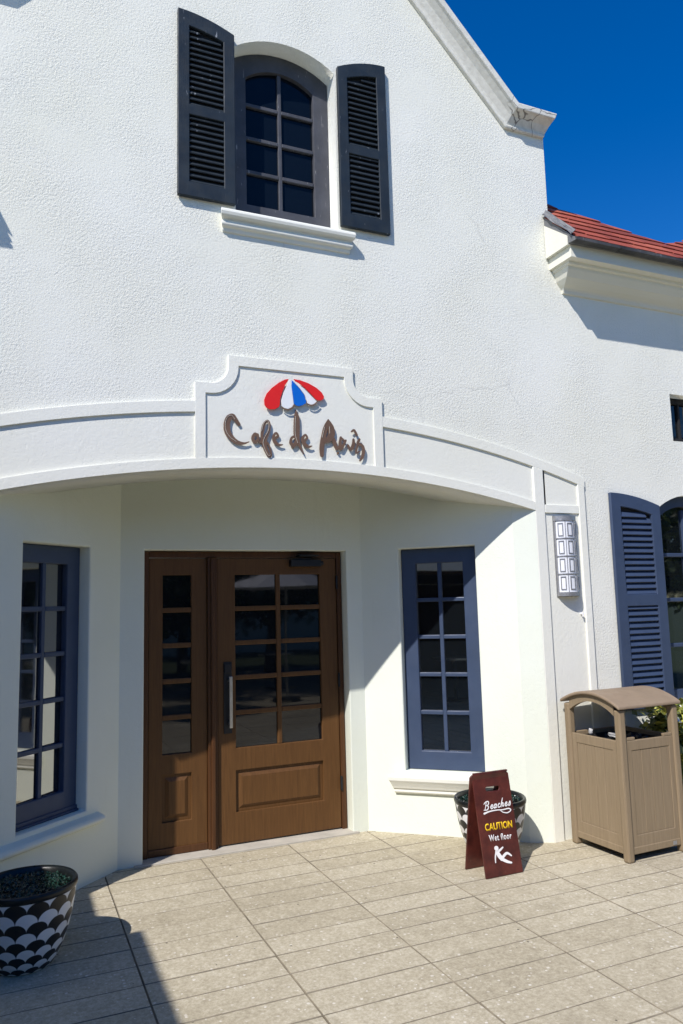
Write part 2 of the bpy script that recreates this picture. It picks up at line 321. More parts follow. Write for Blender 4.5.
def poly(loops, d0, d1, mw=None):
    """flat outline(s) in (a, z) with holes by even-odd, thickened from depth d0 to d1 (world y, or mw's local y)"""
    cu = D.curves.new('c', 'CURVE'); cu.dimensions = '2D'; cu.fill_mode = 'BOTH'; cu.extrude = abs(d1 - d0) / 2
    for lp in loops:
        s = cu.splines.new('POLY'); s.points.add(len(lp) - 1); s.use_cyclic_u = True
        for q, p in zip(s.points, lp): q.co = (p[0], p[1], 0, 1)
    o = link(D.objects.new('c', cu)); dg = bpy.context.evaluated_depsgraph_get()
    me = D.meshes.new_from_object(o.evaluated_get(dg)); D.objects.remove(o); D.curves.remove(cu)
    ym = (d0 + d1) / 2
    me.transform(Matrix(((1, 0, 0, 0), (0, 0, -1, ym), (0, 1, 0, 0), (0, 0, 0, 1))))
    if mw: me.transform(mw)
    b = B(); b.from_mesh(me); D.meshes.remove(me)
    bmesh.ops.remove_doubles(b, verts=b.verts, dist=1e-5)
    bmesh.ops.recalc_face_normals(b, faces=b.faces)
    return b
def join(*bs):
    b = bs[0]
    for q in bs[1:]:
        me = D.meshes.new('t'); q.to_mesh(me); q.free(); b.from_mesh(me); D.meshes.remove(me)
    return b
def rect(x0, x1, z0, z1): return [(x0, z0), (x1, z0), (x1, z1), (x0, z1)]
def arcpts(x0, x1, f, n): return [(x0 + (x1 - x0) * i / n, f(x0 + (x1 - x0) * i / n)) for i in range(n + 1)]
def sweep(b, path, prof, end0=0, end1=0):
    """moulding: path [(x, z)], profile [(n, d)] n = left-hand normal offset, d = out of the wall (towards -y)"""
    P = [Vector((p[0], p[1])) for p in path]; R = []
    for i, p in enumerate(P):
        t0 = (P[i] - P[i - 1]).normalized() if i else None
        t1 = (P[i + 1] - P[i]).normalized() if i < len(P) - 1 else None
        t0 = t0 or t1; t1 = t1 or t0
        n0, n1 = Vector((-t0.y, t0.x)), Vector((-t1.y, t1.x)); m = (n0 + n1).normalized(); m = m / m.dot(n0)
        ring = []
        for (n, d) in prof:
            q = p + m * n
            if i == 0: q = q - t0 * end0 * n
            if i == len(P) - 1: q = q + t1 * end1 * n
            ring.append(b.verts.new((q.x, YF - d, q.y)))
        R.append(ring)
    k = len(prof)
    for a, c in zip(R, R[1:]):
        for j in range(k): b.faces.new((a[j], a[(j + 1) % k], c[(j + 1) % k], c[j]))
    b.faces.new(R[0]); b.faces.new(R[-1][::-1])
def spline(pts, n=9):
    out = []
    for i in range(len(pts) - 1):
        a, p, q, c = pts[max(i - 1, 0)], pts[i], pts[i + 1], pts[min(i + 2, len(pts) - 1)]
        for k in range(n):
            t = k / n
            out.append(tuple(.5 * (2 * p[j] + (q[j] - a[j]) * t + (2 * a[j] - 5 * p[j] + 4 * q[j] - c[j]) * t * t + (3 * p[j] - a[j] - 3 * q[j] + c[j]) * t ** 3) for j in range(3)))
    return out + [tuple(pts[-1])]
def ribbon(b, stroke, place, thick, lift, jag=0, sc=1.0):
    """brush stroke (x, z, width) as a thin solid; place(x, z, depth) -> world. A hair of extra depth along it keeps crossings apart"""
    s = spline(stroke); s = [(x, z, max(w * sc, .0015)) for x, z, w in s]
    Lf, Rt = [], []
    for i, (x, z, w) in enumerate(s):
        a, c = s[max(i - 1, 0)], s[min(i + 1, len(s) - 1)]
        dx, dz = c[0] - a[0], c[1] - a[1]; l = math.hypot(dx, dz) or 1; nx, nz = -dz / l, dx / l
        h = w / 2 * (1 + rnd(-jag, jag)); Lf.append((x + nx * h, z + nz * h)); Rt.append((x - nx * h, z - nz * h))
    def cap(i, sg):
        x, z, w = s[i]; a, c = (s[i], s[i + 1]) if i == 0 else (s[i - 1], s[i])
        an = math.atan2(c[1] - a[1], c[0] - a[0]) + (math.pi if i == 0 else 0)
        return [(x + w / 2 * math.cos(an + t), z + w / 2 * math.sin(an + t)) for t in ((1.05, .52, 0, -.52, -1.05) if i else (1.05, .52, 0, -.52, -1.05))]
    e = lift
    def quad(p):
        f = [b.verts.new(place(x, z, e)) for x, z in p]; g = [b.verts.new(place(x, z, e - thick)) for x, z in p]
        n = len(p); b.faces.new(f); b.faces.new(g[::-1])
        for k in range(n): b.faces.new((f[k], g[k], g[(k + 1) % n], f[(k + 1) % n]))
    # one strip
    n = len(s); f = []; 
    for i in range(n):
        ee = lift + i * .00006
        f.append([b.verts.new(place(*Lf[i], ee)), b.verts.new(place(*Rt[i], ee)), b.verts.new(place(*Rt[i], ee - thick)), b.verts.new(place(*Lf[i], ee - thick))])
    for p, q in zip(f, f[1:]):
        for k in range(4): b.faces.new((p[k], p[(k + 1) % 4], q[(k + 1) % 4], q[k]))
    for i, sg in ((0, -1), (n - 1, 1)):
        x, z, w = s[i]; ee = lift + i * .00006
        a, c = (s[0], s[1]) if i == 0 else (s[-2], s[-1])
        an = math.atan2(c[1] - a[1], c[0] - a[0]) + (math.pi if i == 0 else 0)
        pts = [(x + w / 2 * math.cos(an + t), z + w / 2 * math.sin(an + t)) for t in (-1.571, -1.05, -.52, 0, .52, 1.05, 1.571)]
        F = [b.verts.new(place(px, pz, ee)) for px, pz in pts]; G = [b.verts.new(place(px, pz, ee - thick)) for px, pz in pts]
        b.faces.new(F); b.faces.new(G[::-1])
        for k in range(6): b.faces.new((F[k], G[k], G[k + 1], F[k + 1]))
def text_bm(body, place, x0, x1, z0, z1, lift, thick, bold=.0, space=1.0):
    cu = D.curves.new('t', 'FONT'); cu.body = body; cu.size = 1; cu.offset = bold; cu.fill_mode = 'FRONT'
    cu.space_character = space
    o = link(D.objects.new('t', cu)); dg = bpy.context.evaluated_depsgraph_get()
    me = D.meshes.new_from_object(o.evaluated_get(dg)); D.objects.remove(o); D.curves.remove(cu)
    b = B(); b.from_mesh(me); D.meshes.remove(me)
    xs = [v.co.x for v in b.verts]; ys = [v.co.y for v in b.verts]
    r = bmesh.ops.extrude_face_region(b, geom=list(b.faces))
    up = {v for v in r['geom'] if isinstance(v, bmesh.types.BMVert)}
    for v in b.verts:
        x = x0 + (v.co.x - min(xs)) / (max(xs) - min(xs)) * (x1 - x0); z = z0 + (v.co.y - min(ys)) / (max(ys) - min(ys)) * (z1 - z0)
        v.co = place(x, z, lift if v in up else lift - thick)
    return b
def leaves(b, pts, size, n=1, jit=.5, up=.3):
    for p in pts:
        d = Vector((rnd(-1, 1), rnd(-1, 1), rnd(-.3, 1) + up)).normalized(); s = d.orthogonal().normalized()
        s = (s * math.cos(q := rnd(0, 6.28)) + d.cross(s) * math.sin(q)); t = d.cross(s); l = size * rnd(1 - jit, 1 + jit); w = l * rnd(.3, .45)
        p = Vector(p); v = [p, p + t * l * .5 + s * w + d * l * .06, p + t * l, p + t * l * .5 - s * w + d * l * .06]
        v = [b.verts.new(q) for q in v]; b.faces.new(v)

# ================================================================== setting
# paving slabs: 0.64 x 0.2035 m on a joint bed, laid as one sheet
b = B()
for i in range(-13, 15):
    for j in range(-70, 4):
        x0, x1 = .605 + .64 * i + .0019, .605 + .64 * (i + 1) - .0019
        y0, y1 = 4.80 + .2035 * j + .0014, 4.80 + .2035 * (j + 1) - .0014
        e = rnd(-.0012, .0006); tx, ty = rnd(-.0008, .0008), rnd(-.0008, .0008); c = .003
        w = rnd(-.0012, .0012); y0 += w; y1 += w
        vs = []
        for (x, y, s) in ((x0, y0, 0), (x1, y0, 0), (x1, y1, 0), (x0, y1, 0), (x0 + c, y0 + c, 1), (x1 - c, y0 + c, 1), (x1 - c, y1 - c, 1), (x0 + c, y1 - c, 1)):
            vs.append(b.verts.new((x, y, (-.012 if not s else 0) + e + tx * (1 if x > (x0 + x1) / 2 else -1) + ty * (1 if y > (y0 + y1) / 2 else -1) + (.007 if not s else 0))))
        b.faces.new(vs[4:8])
        for k in range(4): b.faces.new((vs[k], vs[(k + 1) % 4], vs[4 + (k + 1) % 4], vs[4 + k])).material_index = 1
        lo = [b.verts.new((v.co.x, v.co.y, -.03)) for v in vs[:4]]
        for k in range(4): b.faces.new((lo[k], lo[(k + 1) % 4], vs[(k + 1) % 4], vs[k])).material_index = 1
props(obj('paving', b, [M['paver'], M['joint']]), kind='structure')
b = B(); box(b, -9, 11, -10, 5.7, -.05, -.013); props(obj('joint_bed', b, M['joint']), kind='structure')
b = B(); box(b, -300, 300, -300, 300, -.4, -.06); props(obj('ground', b, M['lawn']), kind='structure')

# ================================================================== cafe building
bld = thing('cafe_building', 'white stucco gabled building with arched porch, brown door and blue windows', 'building', (CX, YF, 0))
ax, az, R1 = 1.72, 2.597, 7.9                       # porch arch
arch = lambda x: az - R1 + math.sqrt(R1 * R1 - (x - ax) ** 2)
bx, bz, R2 = 1.66, 3.026, 7.7                       # top of the raised band
band = lambda x, o=0: bz - o - R2 + math.sqrt(R2 * R2 - (x - bx) ** 2)
JL, JR, JB = -.22, 3.577, 3.577
mx = lambda x: 2 * CX - x
def arched(x0, x1, z0, zs, zp, n=14):               # rectangle with a segmental head
    c, h = (x0 + x1) / 2, (x1 - x0) / 2; s = zp - zs; r = (h * h + s * s) / (2 * s)
    top = [(x1 + (x0 - x1) * i / n, zp - r + math.sqrt(max(0, r * r - (x1 + (x0 - x1) * i / n - c) ** 2))) for i in range(n + 1)]
    return [(x0, z0), (x1, z0)] + top
UW = arched(1.295, 2.035, 4.29, 5.505, 5.625)
RW = arched(4.808, 5.603, .86, 2.42, 2.55)
out = [(-5, -.03), (JL, -.03)] + arcpts(JL, JR, arch, 28) + [(JB, -.03), (9, -.03), (9, 4.36), (3.885, 4.36), (3.885, 5.52), (3.53, 5.52)]
out += [(2.4, 6.65), (2.0, 7.0), (1.33, 7.0), (.93, 6.65), (mx(3.53), 5.52), (mx(3.885), 5.52), (mx(3.885), 4.36), (-5, 4.36)]
obj('front_wall', poly([out, UW, RW, rect(5.055, 5.47, 3.005, 3.41)], YF, 4.99), M['stucco'], bld)

# porch: back wall, two canted walls, ceiling
p0, q0 = Vector((2.563, 5.435, 0)), Vector((3.503, 4.569, 0))
def cant(side):
    a, c = (p0, q0) if side > 0 else (Vector((mx(0) * 0 + 2 * 1.62 - p0.x, p0.y, 0)), Vector((2 * 1.62 - q0.x, q0.y, 0)))
    u = (c - a).normalized(); v = Vector((-u.y, u.x, 0)) * (1 if side > 0 else -1)      # v points into the wall
    if v.y < 0: v = -v
    return Matrix(((u.x, v.x, 0, a.x), (u.y, v.y, 0, a.y), (0, 0, 1, 0), (0, 0, 0, 1)))
MR, ML = cant(1), cant(-1)
for mw in (MR, ML):
    wb = poly([rect(-.05, 1.285 if mw is ML else 1.186, -.03, 2.82), rect(.283, .883, .452, 2.137) if mw is MR else rect(.276, .839, .452, 2.137)], 0, .17, mw)
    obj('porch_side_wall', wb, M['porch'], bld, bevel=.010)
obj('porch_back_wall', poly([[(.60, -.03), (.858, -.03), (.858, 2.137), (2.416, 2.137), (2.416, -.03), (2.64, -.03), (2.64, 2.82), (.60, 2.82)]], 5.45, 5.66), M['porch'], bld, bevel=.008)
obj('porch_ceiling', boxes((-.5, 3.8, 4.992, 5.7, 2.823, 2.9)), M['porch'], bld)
# body behind the front: keeps the inside dark and the back closed
obj('rear_wall', boxes((-5, 9, 9.0, 9.2, -.03, 4.36), (-5, -4.8, 4.992, 8.998, -.03, 4.36), (8.8, 9, 4.992, 8.998, -.03, 4.36)), M['stucco'], bld)

# raised band over the porch
bp = [(x, arch(x) + .003) for x in [JL - .30 + (3.69 - JL + .30) * i / 40 for i in range(41)]]
bp = [(x, z if JL <= x <= JR else arch(min(max(x, JL), JR))) for x, z in bp]
tp = [(x, band(x) - .01) for x in [3.69 + (JL - .30 - 3.69) * i / 40 for i in range(41)]]
obj('band_panel', poly([bp + tp], YF - .004, YF + .02), M['smooth'], bld)
cz0 = arch(CX) + .03; hw, ct, cr = .585, 3.25, .185
def cart(o):                                        # half outline of the cartouche, offset o outwards
    r = cr - o; hh = hw + o
    cxr, czr = hw - .03, ct - .01
    arc = [(cxr - r * math.sin(t), czr - r * math.cos(t)) for t in [math.pi / 2 * k / 8 for k in range(9)]]
    return [(hh, 2.625), (hh, czr - r), *arc, (cxr - r, ct + o)]
def full(o):
    h = cart(o); return [(CX + 0.005 + x, z) for x, z in h] + [(CX + .005 - x, z) for x, z in h[::-1]]
ci, co = full(0), full(.066)
cartface = full(.03)
obj('sign_panel', poly([cartface], YF - .009, YF + .03), M['smooth'], bld)
T = .020
fr = [poly([co, ci[1:-1] + [(ci[-1][0], 2.60), (ci[0][0], 2.60)]], YF - T, YF + .01)]
xl, xr = CX + .005 - hw - .066, CX + .005 + hw + .066
def strip(xa, xb, f, g, d=T, n=20):
    return poly([arcpts(xa, xb, f, n) + arcpts(xb, xa, g, n)], YF - d, YF + .01)
fr.append(strip(JL - .28, xl + .012, lambda x: band(x, .072), lambda x: band(x), T - .0015))
fr.append(strip(xr - .012, 4.062, lambda x: band(x, .072), lambda x: band(x), T - .0015))
obj('band_moulding', join(*fr), M['smooth'], bld, bevel=.006)
low = strip(JL - .0, JR, lambda x: arch(x) + .0015, lambda x: arch(x) + .066, T + .001, 36)
obj('arch_moulding', low, M['smooth'], bld, bevel=.006)
# pier to the right of the porch: raised stiles round a sunk panel that carries the lamp
pc = lambda x: band(x, .07) + .0
pier = [poly([[(JB, -.02), (3.668, -.02), (3.668, pc(3.668)), (JR, pc(JR))]], YF - T + .001, YF + .01),
        poly([[(3.992, -.02), (4.058, -.02), (4.058, pc(4.058)), (3.992, pc(3.992))]], YF - T + .001, YF + .01),
        poly([rect(3.667, 3.994, 2.362, 2.424)], YF - T + .003, YF + .01)]
obj('pier_moulding', join(*pier), M['smooth'], bld, bevel=.006)
obj('pier_panel', boxes((3.669, 3.991, YF - .004, YF + .02, -.02, 2.70)), M['smooth'], bld)
lp = [poly([[(2 * 1.62 - x, z) for x, z in [(3.505, -.02), (3.682, -.02), (3.682, pc(3.682)), (3.505, pc(3.505))]]], YF - T + .001, YF + .01)]
obj('pier_moulding', lp[0], M['smooth'], bld, bevel=.006)

bb = B(); cz = [(3.424, 4.6385), (3.577, YF - T + .0025), (3.577, 4.62), (3.50, 4.70)]
lo, hi = [bb.verts.new((x, y, -.02)) for x, y in cz], [bb.verts.new((x, y, 2.43 if y > YF else 2.385)) for x, y in cz]
for k in range(4): bb.faces.new((lo[k], lo[(k + 1) % 4], hi[(k + 1) % 4], hi[k]))
bb.faces.new(lo); bb.faces.new(hi)
obj('jamb_chamfer', bb, M['porch'], bld, bevel=.003)
# gable coping, both sides
prof = [(0, -.01), (0, .028), (.018, .034), (.026, .022), (.045, .030), (.085, .058), (.112, .098), (.118, .122), (.160, .126), (.168, .118), (.168, -.30), (.02, -.30)]
for s in (1, -1):
    path = [(1.78, 7.24), (3.497, 5.437), (3.872, 5.437)]
    bb = B()
    if s > 0: sweep(bb, path, prof, 0, .42)
    else: sweep(bb, [(mx(x), z) for x, z in path][::-1], prof, .42, 0)
    obj('gable_coping', bb, M['coping'], bld, bevel=.005)
# cornice with mitred return, gutter edge and roof on both wings
cp = [(0, 4.13), (.018, 4.135), (.026, 4.158), (.04, 4.172), (.075, 4.190), (.125, 4.222), (.165, 4.268), (.172, 4.288), (.198, 4.292), (.205, 4.312), (.262, 4.316), (.262, 4.440), (0, 4.440)]
roofline = lambda x: 4.896 - .435 * (x - 4.204) if x < 5.12 else 4.50 + .5 * (x - 5.12)
for s in (1, -1):
    fx = (lambda x: x) if s > 0 else mx
    bb = B(); R = []
    for d, z in cp: R.append([bb.verts.new((fx(x), y, z)) for x, y in ((3.985 - .46 * d, YF + .05), (3.985 - .46 * d, YF - d), (9 - .01 * 0, YF - d), (9, YF + .05))])
    for a, c in zip(R, R[1:]):
        for k in range(3): bb.faces.new((a[k], a[k + 1], c[k + 1], c[k]))
    bb.faces.new(R[-1]); bb.faces.new([r[2] for r in R] + [R[-1][3], R[0][3]])
    obj('cornice', bb, M['cornice'], bld, bevel=.003)
    bb = B(); ye, ze = 4.225, 4.452
    vs = [(3.84, ye), (9, ye), (9, 5.9)] + [(x, roofline(x)) for x in (7.5, 6.2, 5.12, 4.6, 4.204, 3.90)] + [(3.895, 4.60), (3.84, 4.565)]
    f = [bb.verts.new((fx(x), y, ze + (y - ye) - .03)) for x, y in vs]; g = [bb.verts.new((fx(x), y if y < 4.6 else y + .3, (ze + (y - ye) - .03) if y < 4.4 else 4.36)) for x, y in vs]
    for q, (x, y) in zip(g, vs):
        q.co.z = min(ze + (y - ye) - .03, 4.445) if y < 4.4 else 4.443
        if y < 4.3: q.co.z = ze - .045
    bb.faces.new(f); bb.faces.new(g[::-1])
    for k in range(len(vs)): bb.faces.new((f[k], g[k], g[(k + 1) % len(vs)], f[(k + 1) % len(vs)]))
    roof = obj('roof', bb, M['flash'], bld)
    bb = B(); c45 = math.sqrt(.5)
    for r in range(14):                              # courses of shingles, each lapping the one below
        yr = ye - .012 + r * .098
        x = 3.80 + rnd(-.1, 0) + (.15 if r % 2 else 0) * 1 - .1
        while x < 8.9:
            y = yr + rnd(-.010, .008); w = rnd(.14, .30); xa, xb = max(x, 3.836 if yr < 4.50 else 3.893), min(x + w - .004, 8.98); x += w
            if xb - xa < .03: continue
            ya_, yb_ = min(y + .13, roofline(xa) + .012), min(y + .13, roofline(xb) + .012)
            if min(ya_, yb_) - y < .004: continue
            t = .008 + rnd(-.001, .001)
            P = []
            for (xx, yy, k) in ((xa, y, 0), (xb, y, 0), (xb, yb_, 0), (xa, ya_, 0), (xa, y, 1), (xb, y, 1), (xb, yb_, 1), (xa, ya_, 1)):
                fa = (yy - y) / .13; h = (-.026 + .013 * (1 - fa)) + (t if k else 0)
                P.append(bb.verts.new((fx(xx), yy - h * c45, ze + (yy - ye) + h * c45)))
            for q in ((4, 5, 6, 7), (0, 1, 5, 4), (1, 2, 6, 5), (2, 3, 7, 6), (3, 0, 4, 7)): bb.faces.new([P[k] for k in q])
    obj('shingles', bb, M['shingle'], roof)
    bb = B(); x = 3.842
    while x < 8.9:
        w = rnd(.30, .45); a, c = sorted((fx(x), fx(min(x + w - .003, 8.98)))); box(bb, a, c, ye - .010 + rnd(-.002, .002), ye + .05, ze - .043 + rnd(-.008, .006), ze - .022); x += w
    obj('drip_edge', bb, M['gutter'], roof)
    bb = B(); v_ = [bb.verts.new((fx(x), y, z)) for x in (3.8335, 3.862) for y, z in ((4.306, 4.405), (4.562, 4.405), (4.562, 4.68), (4.306, 4.475))]
    for q in ((0, 1, 2, 3), (4, 7, 6, 5), (0, 4, 5, 1), (1, 5, 6, 2), (2, 6, 7, 3), (3, 7, 4, 0)): bb.faces.new([v_[k] for k in q])
    obj('rake_board', bb, M['cornice'], bld)
    # crumpled lead where the eave meets the gable wall
    bb = B(); n = 7
    gr = [[bb.verts.new((fx(3.822 + .038 * i / n + rnd(-.006, .006)), 4.24 + (4.56 - 4.24) * j / n, ze + .03 + (4.24 + .32 * j / n - ye) + rnd(-.008, .008) - .045 * (1 - i / n))) for i in range(n + 1)] for j in range(n + 1)]
    for j in range(n):
        for i in range(n): bb.faces.new((gr[j][i], gr[j][i + 1], gr[j + 1][i + 1], gr[j + 1][i]))
    fo = obj('flashing', bb, M['flash'], roof); md = fo.modifiers.new('s', 'SOLIDIFY'); md.thickness = .004

# main gable roof behind the coping
obj('gable_roof', poly([[(-.55, 4.30), (3.88, 4.30), (3.88, 5.50), (3.5, 5.52), (2.0, 6.95), (1.33, 6.95), (-.17, 5.52), (-.55, 5.50)]], 4.995, 9.0), M['stucco'], bld)

# ---------------------------------------------------------------- windows
def inset(lp, d):
    b0 = [Vector((x, z)) for x, z in lp]; o = []
    for i, p in enumerate(b0):
        t0 = (p - b0[i - 1]).normalized(); t1 = (b0[(i + 1) % len(b0)] - p).normalized()
        n0, n1 = Vector((-t0.y, t0.x)), Vector((-t1.y, t1.x)); m_ = n0 + n1
        m_ = m_.normalized() if m_.length > 1e-4 else n0; o.append(tuple(p + m_ * d / max(.3, m_.dot(n0))))
    return o
def window(outline, hole, d, cols, zs, paint_, gl, mw=None, mt=.030, depth=.055, top=None):
    w = obj('window', poly([outline, hole], d, d + depth, mw), paint_, bld, bevel=.006)
    xs = [p[0] for p in hole]; z0, z1 = min(p[1] for p in hole), max(p[1] for p in hole); x0, x1 = min(xs), max(xs)
    bb = B()
    f = top or (lambda x: z1)
    for c in cols: box(bb, c - mt / 2, c + mt / 2, d + .014, d + .042, z0 - .002, f(c) + .004, mw)
    cs = [x0] + [q for c in cols for q in (c - mt / 2, c + mt / 2)] + [x1]
    for z in zs:
        for a, c in zip(cs[::2], cs[1::2]): box(bb, a - .001, c + .001, d + .012, d + .042, z - mt / 2, z + mt / 2, mw)
    obj('muntins', bb, paint_, w, bevel=.005)
    obj('pane', boxes((x0 - .02, x1 + .02, d + .034, d + .040, z0 - .02, z1 + .02), mw=mw) if not top else poly([inset(hole, -.02)], d + .034, d + .040, mw), gl, w)
    return w
zz = [.59 + (2.021 - .59) * k / 5 for k in range(1, 5)]
for mw, k in ((MR, 1), (ML, -1)):
    w = window(rect(.285, .881, .454, 2.135) if k > 0 else rect(.278, .837, .454, 2.135), rect(*((.396, .770) if k > 0 else (.388, .785)), .592, 2.021), .085, [.583 if k > 0 else .572], zz, M['slate'], M['glassm'], mw)
    if k < 0:
        pn = [o for o in w.children if o.name.startswith('pane')][0]
        c_ = W[bld].inverted() @ (mw @ Vector((.5635, .122, 0)))
        pn.data.transform(Matrix.Translation(c_) @ Matrix.Rotation(math.radians(PANE), 4, 'Z') @ Matrix.Translation(-c_))
    bb = B()
    if k > 0:
        prof_s = [(0, .295), (.020, .295), (.030, .308), (.030, .330), (.042, .336), (.050, .352), (.066, .378), (.080, .398), (.084, .424), (.074, .438), (-.075, .4525), (-.075, .31)]
        R = []
        for d, z in prof_s:
            e = .045 - .5 * max(d, 0)
            R.append([bb.verts.new(MR @ Vector((u, -d, z))) for u in ((.165 + e, .985 - e) if d >= 0 else (.284, .882))])
        n = len(R)
        for i in range(n): bb.faces.new((R[i][0], R[(i + 1) % n][0], R[(i + 1) % n][1], R[i][1]))
        bb.faces.new([r[0] for r in R]); bb.faces.new([r[1] for r in R][::-1])
        obj('sill', bb, M['trim'], w, bevel=.004)
    else:
        prof_s = [(-.16, .450), (.0, .425), (.045, .408), (.062, .392), (.058, .372), (.0, .345), (-.16, .345)]
        R = [[bb.verts.new(ML @ Vector((u, -d, z))) for u in (((.16, 1.02) if d > .0 else (.165, 1.015)) if d >= 0 else (.277, .838))] for d, z in prof_s]
        n = len(R)
        for i in range(n): bb.faces.new((R[i][0], R[(i + 1) % n][0], R[(i + 1) % n][1], R[i][1]))
        bb.faces.new([r[0] for r in R]); bb.faces.new([r[1] for r in R][::-1])
        obj('sill', bb, M['porch'], w, bevel=.010)
        obj('sash_rail', boxes((.278, .837, .075, .084, .4535, .49), (.278, .837, .060, .074, .4535, .468), mw=ML), M['slate'], w, bevel=.004)
# gable window with moulded sill and louvred shutters
up = arched(1.298, 2.032, 4.33, 5.503, 5.622); uh = arched(1.412, 1.918, 4.455, 5.40, 5.495)
w = window(up, uh, 4.700, [1.665], [4.455 + 1.0 * k / 4 for k in (1, 2, 3)], M['old'], M['glass2'], None, .028, .07, top=lambda x: 5.495)
bb = B()
ps = [(0, 4.150), (.010, 4.150), (.016, 4.162), (.018, 4.176), (.034, 4.180), (.043, 4.188), (.044, 4.204), (.036, 4.211), (.030, 4.216), (.032, 4.226), (.058, 4.234), (.070, 4.244), (.075, 4.262), (.072, 4.279), (.062, 4.287), (-.14, 4.312), (-.14, 4.24)]
R = []
for d, z in ps:
    e = .04 - .38 * max(d, 0)
    R.append([bb.verts.new((x, YF - d, z)) for x in ((1.165 + e, 2.150 - e) if d >= 0 else (1.296, 2.034))])
n = len(R)
for i in range(n): bb.faces.new((R[i][0], R[(i + 1) % n][0], R[(i + 1) % n][1], R[i][1]))
bb.faces.new([r[0] for r in R]); bb.faces.new([r[1] for r in R][::-1])
obj('sill', bb, M['trim'], w, bevel=.005)
# arched ground floor window to the right
g0 = arched(4.811, 5.600, .863, 2.418, 2.547); g1 = arched(4.893, 5.518, .96, 2.35, 2.465)
w = window(g0, g1, 4.655, [5.2055], [1.315, 1.685, 2.055], M['slate'], M['glassm'], None, .032, .06, top=lambda x: 2.43)
obj('sill', boxes((4.74, 5.67, YF - .07, 4.65, .80, .858)), M['trim'], w, bevel=.008)
# small high window
w = window(rect(5.057, 5.468, 3.007, 3.408), rect(5.11, 5.415, 3.055, 3.36), 4.66, [5.2625], [], M['dark'], M['glass'], None, .025)

def shutter(xo, xi, z0, zi, zo, rail, mat, st=.075, y0=4.532, y1=4.562, pitch=.040):
    """xo outer edge, xi hinge edge; the top curves from zo (outer) to zi (hinge)"""
    W_ = xi - xo; top = lambda x: zo - (zo - zi) * abs((x - xo) / W_) ** 1.9
    sg = 1 if W_ > 0 else -1; a, c = xo + sg * st, xi - sg * st
    n = 12
    o = [(xo, z0), (xi, z0)] + [(xi - W_ * k / n, top(xi - W_ * k / n)) for k in range(n + 1)]
    h1 = [(a, z0 + .10), (c, z0 + .10), (c, rail[0]), (a, rail[0])]
    h2 = [(a, rail[1]), (c, rail[1])] + [(c - (c - a) * k / 6, top(c - (c - a) * k / 6) - .105) for k in range(7)]
    s = obj('shutter', poly([o, h1, h2], y0, y1), mat, bld, bevel=.004)
    for za, zb in ((z0 + .10, lambda x: rail[0]), (rail[1], lambda x: top(x) - .105)):
        bb = B(); z = za + .004; x0, x1 = min(a, c), max(a, c); ztop = max(zb(a), zb(c))
        while z < ztop - .004:
            la, lc = x0 - .003, x1 + .003
            zt = z + pitch * .8
            # shorten where the curved head cuts in
            if zt > zb(c if sg > 0 else c) and zb(a) > zb(c) + .01:
                xs_ = [a + (c - a) * k / 30 for k in range(31) if zb(a + (c - a) * k / 30) > zt - .006]
                if len(xs_) < 3: break
                la, lc = min(xs_), max(xs_)
            v = [bb.verts.new(q) for q in ((la, y0 + .005, z), (lc, y0 + .005, z), (lc, y1 - .003, z + pitch * .8), (la, y1 - .003, z + pitch * .8),
                                           (la, y0 + .008, z - .006), (lc, y0 + .008, z - .006), (lc, y1 - .001, z + pitch * .62), (la, y1 - .001, z + pitch * .62))]
            for q in ((0, 1, 2, 3), (4, 7, 6, 5), (0, 4, 5, 1), (2, 6, 7, 3), (0, 3, 7, 4), (1, 5, 6, 2)): bb.faces.new([v[k] for k in q])
            z += pitch
        obj('louvers', bb, mat, s)
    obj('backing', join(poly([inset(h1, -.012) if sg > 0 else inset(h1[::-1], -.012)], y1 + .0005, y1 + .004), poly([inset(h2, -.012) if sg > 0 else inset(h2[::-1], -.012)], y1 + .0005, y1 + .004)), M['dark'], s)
    return s
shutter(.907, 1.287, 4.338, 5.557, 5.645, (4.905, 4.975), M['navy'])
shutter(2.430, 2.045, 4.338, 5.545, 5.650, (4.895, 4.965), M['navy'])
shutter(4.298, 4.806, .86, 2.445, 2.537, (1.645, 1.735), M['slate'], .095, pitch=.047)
shutter(6.113, 5.605, .86, 2.445, 2.537, (1.645, 1.735), M['slate'], .095, pitch=.047)

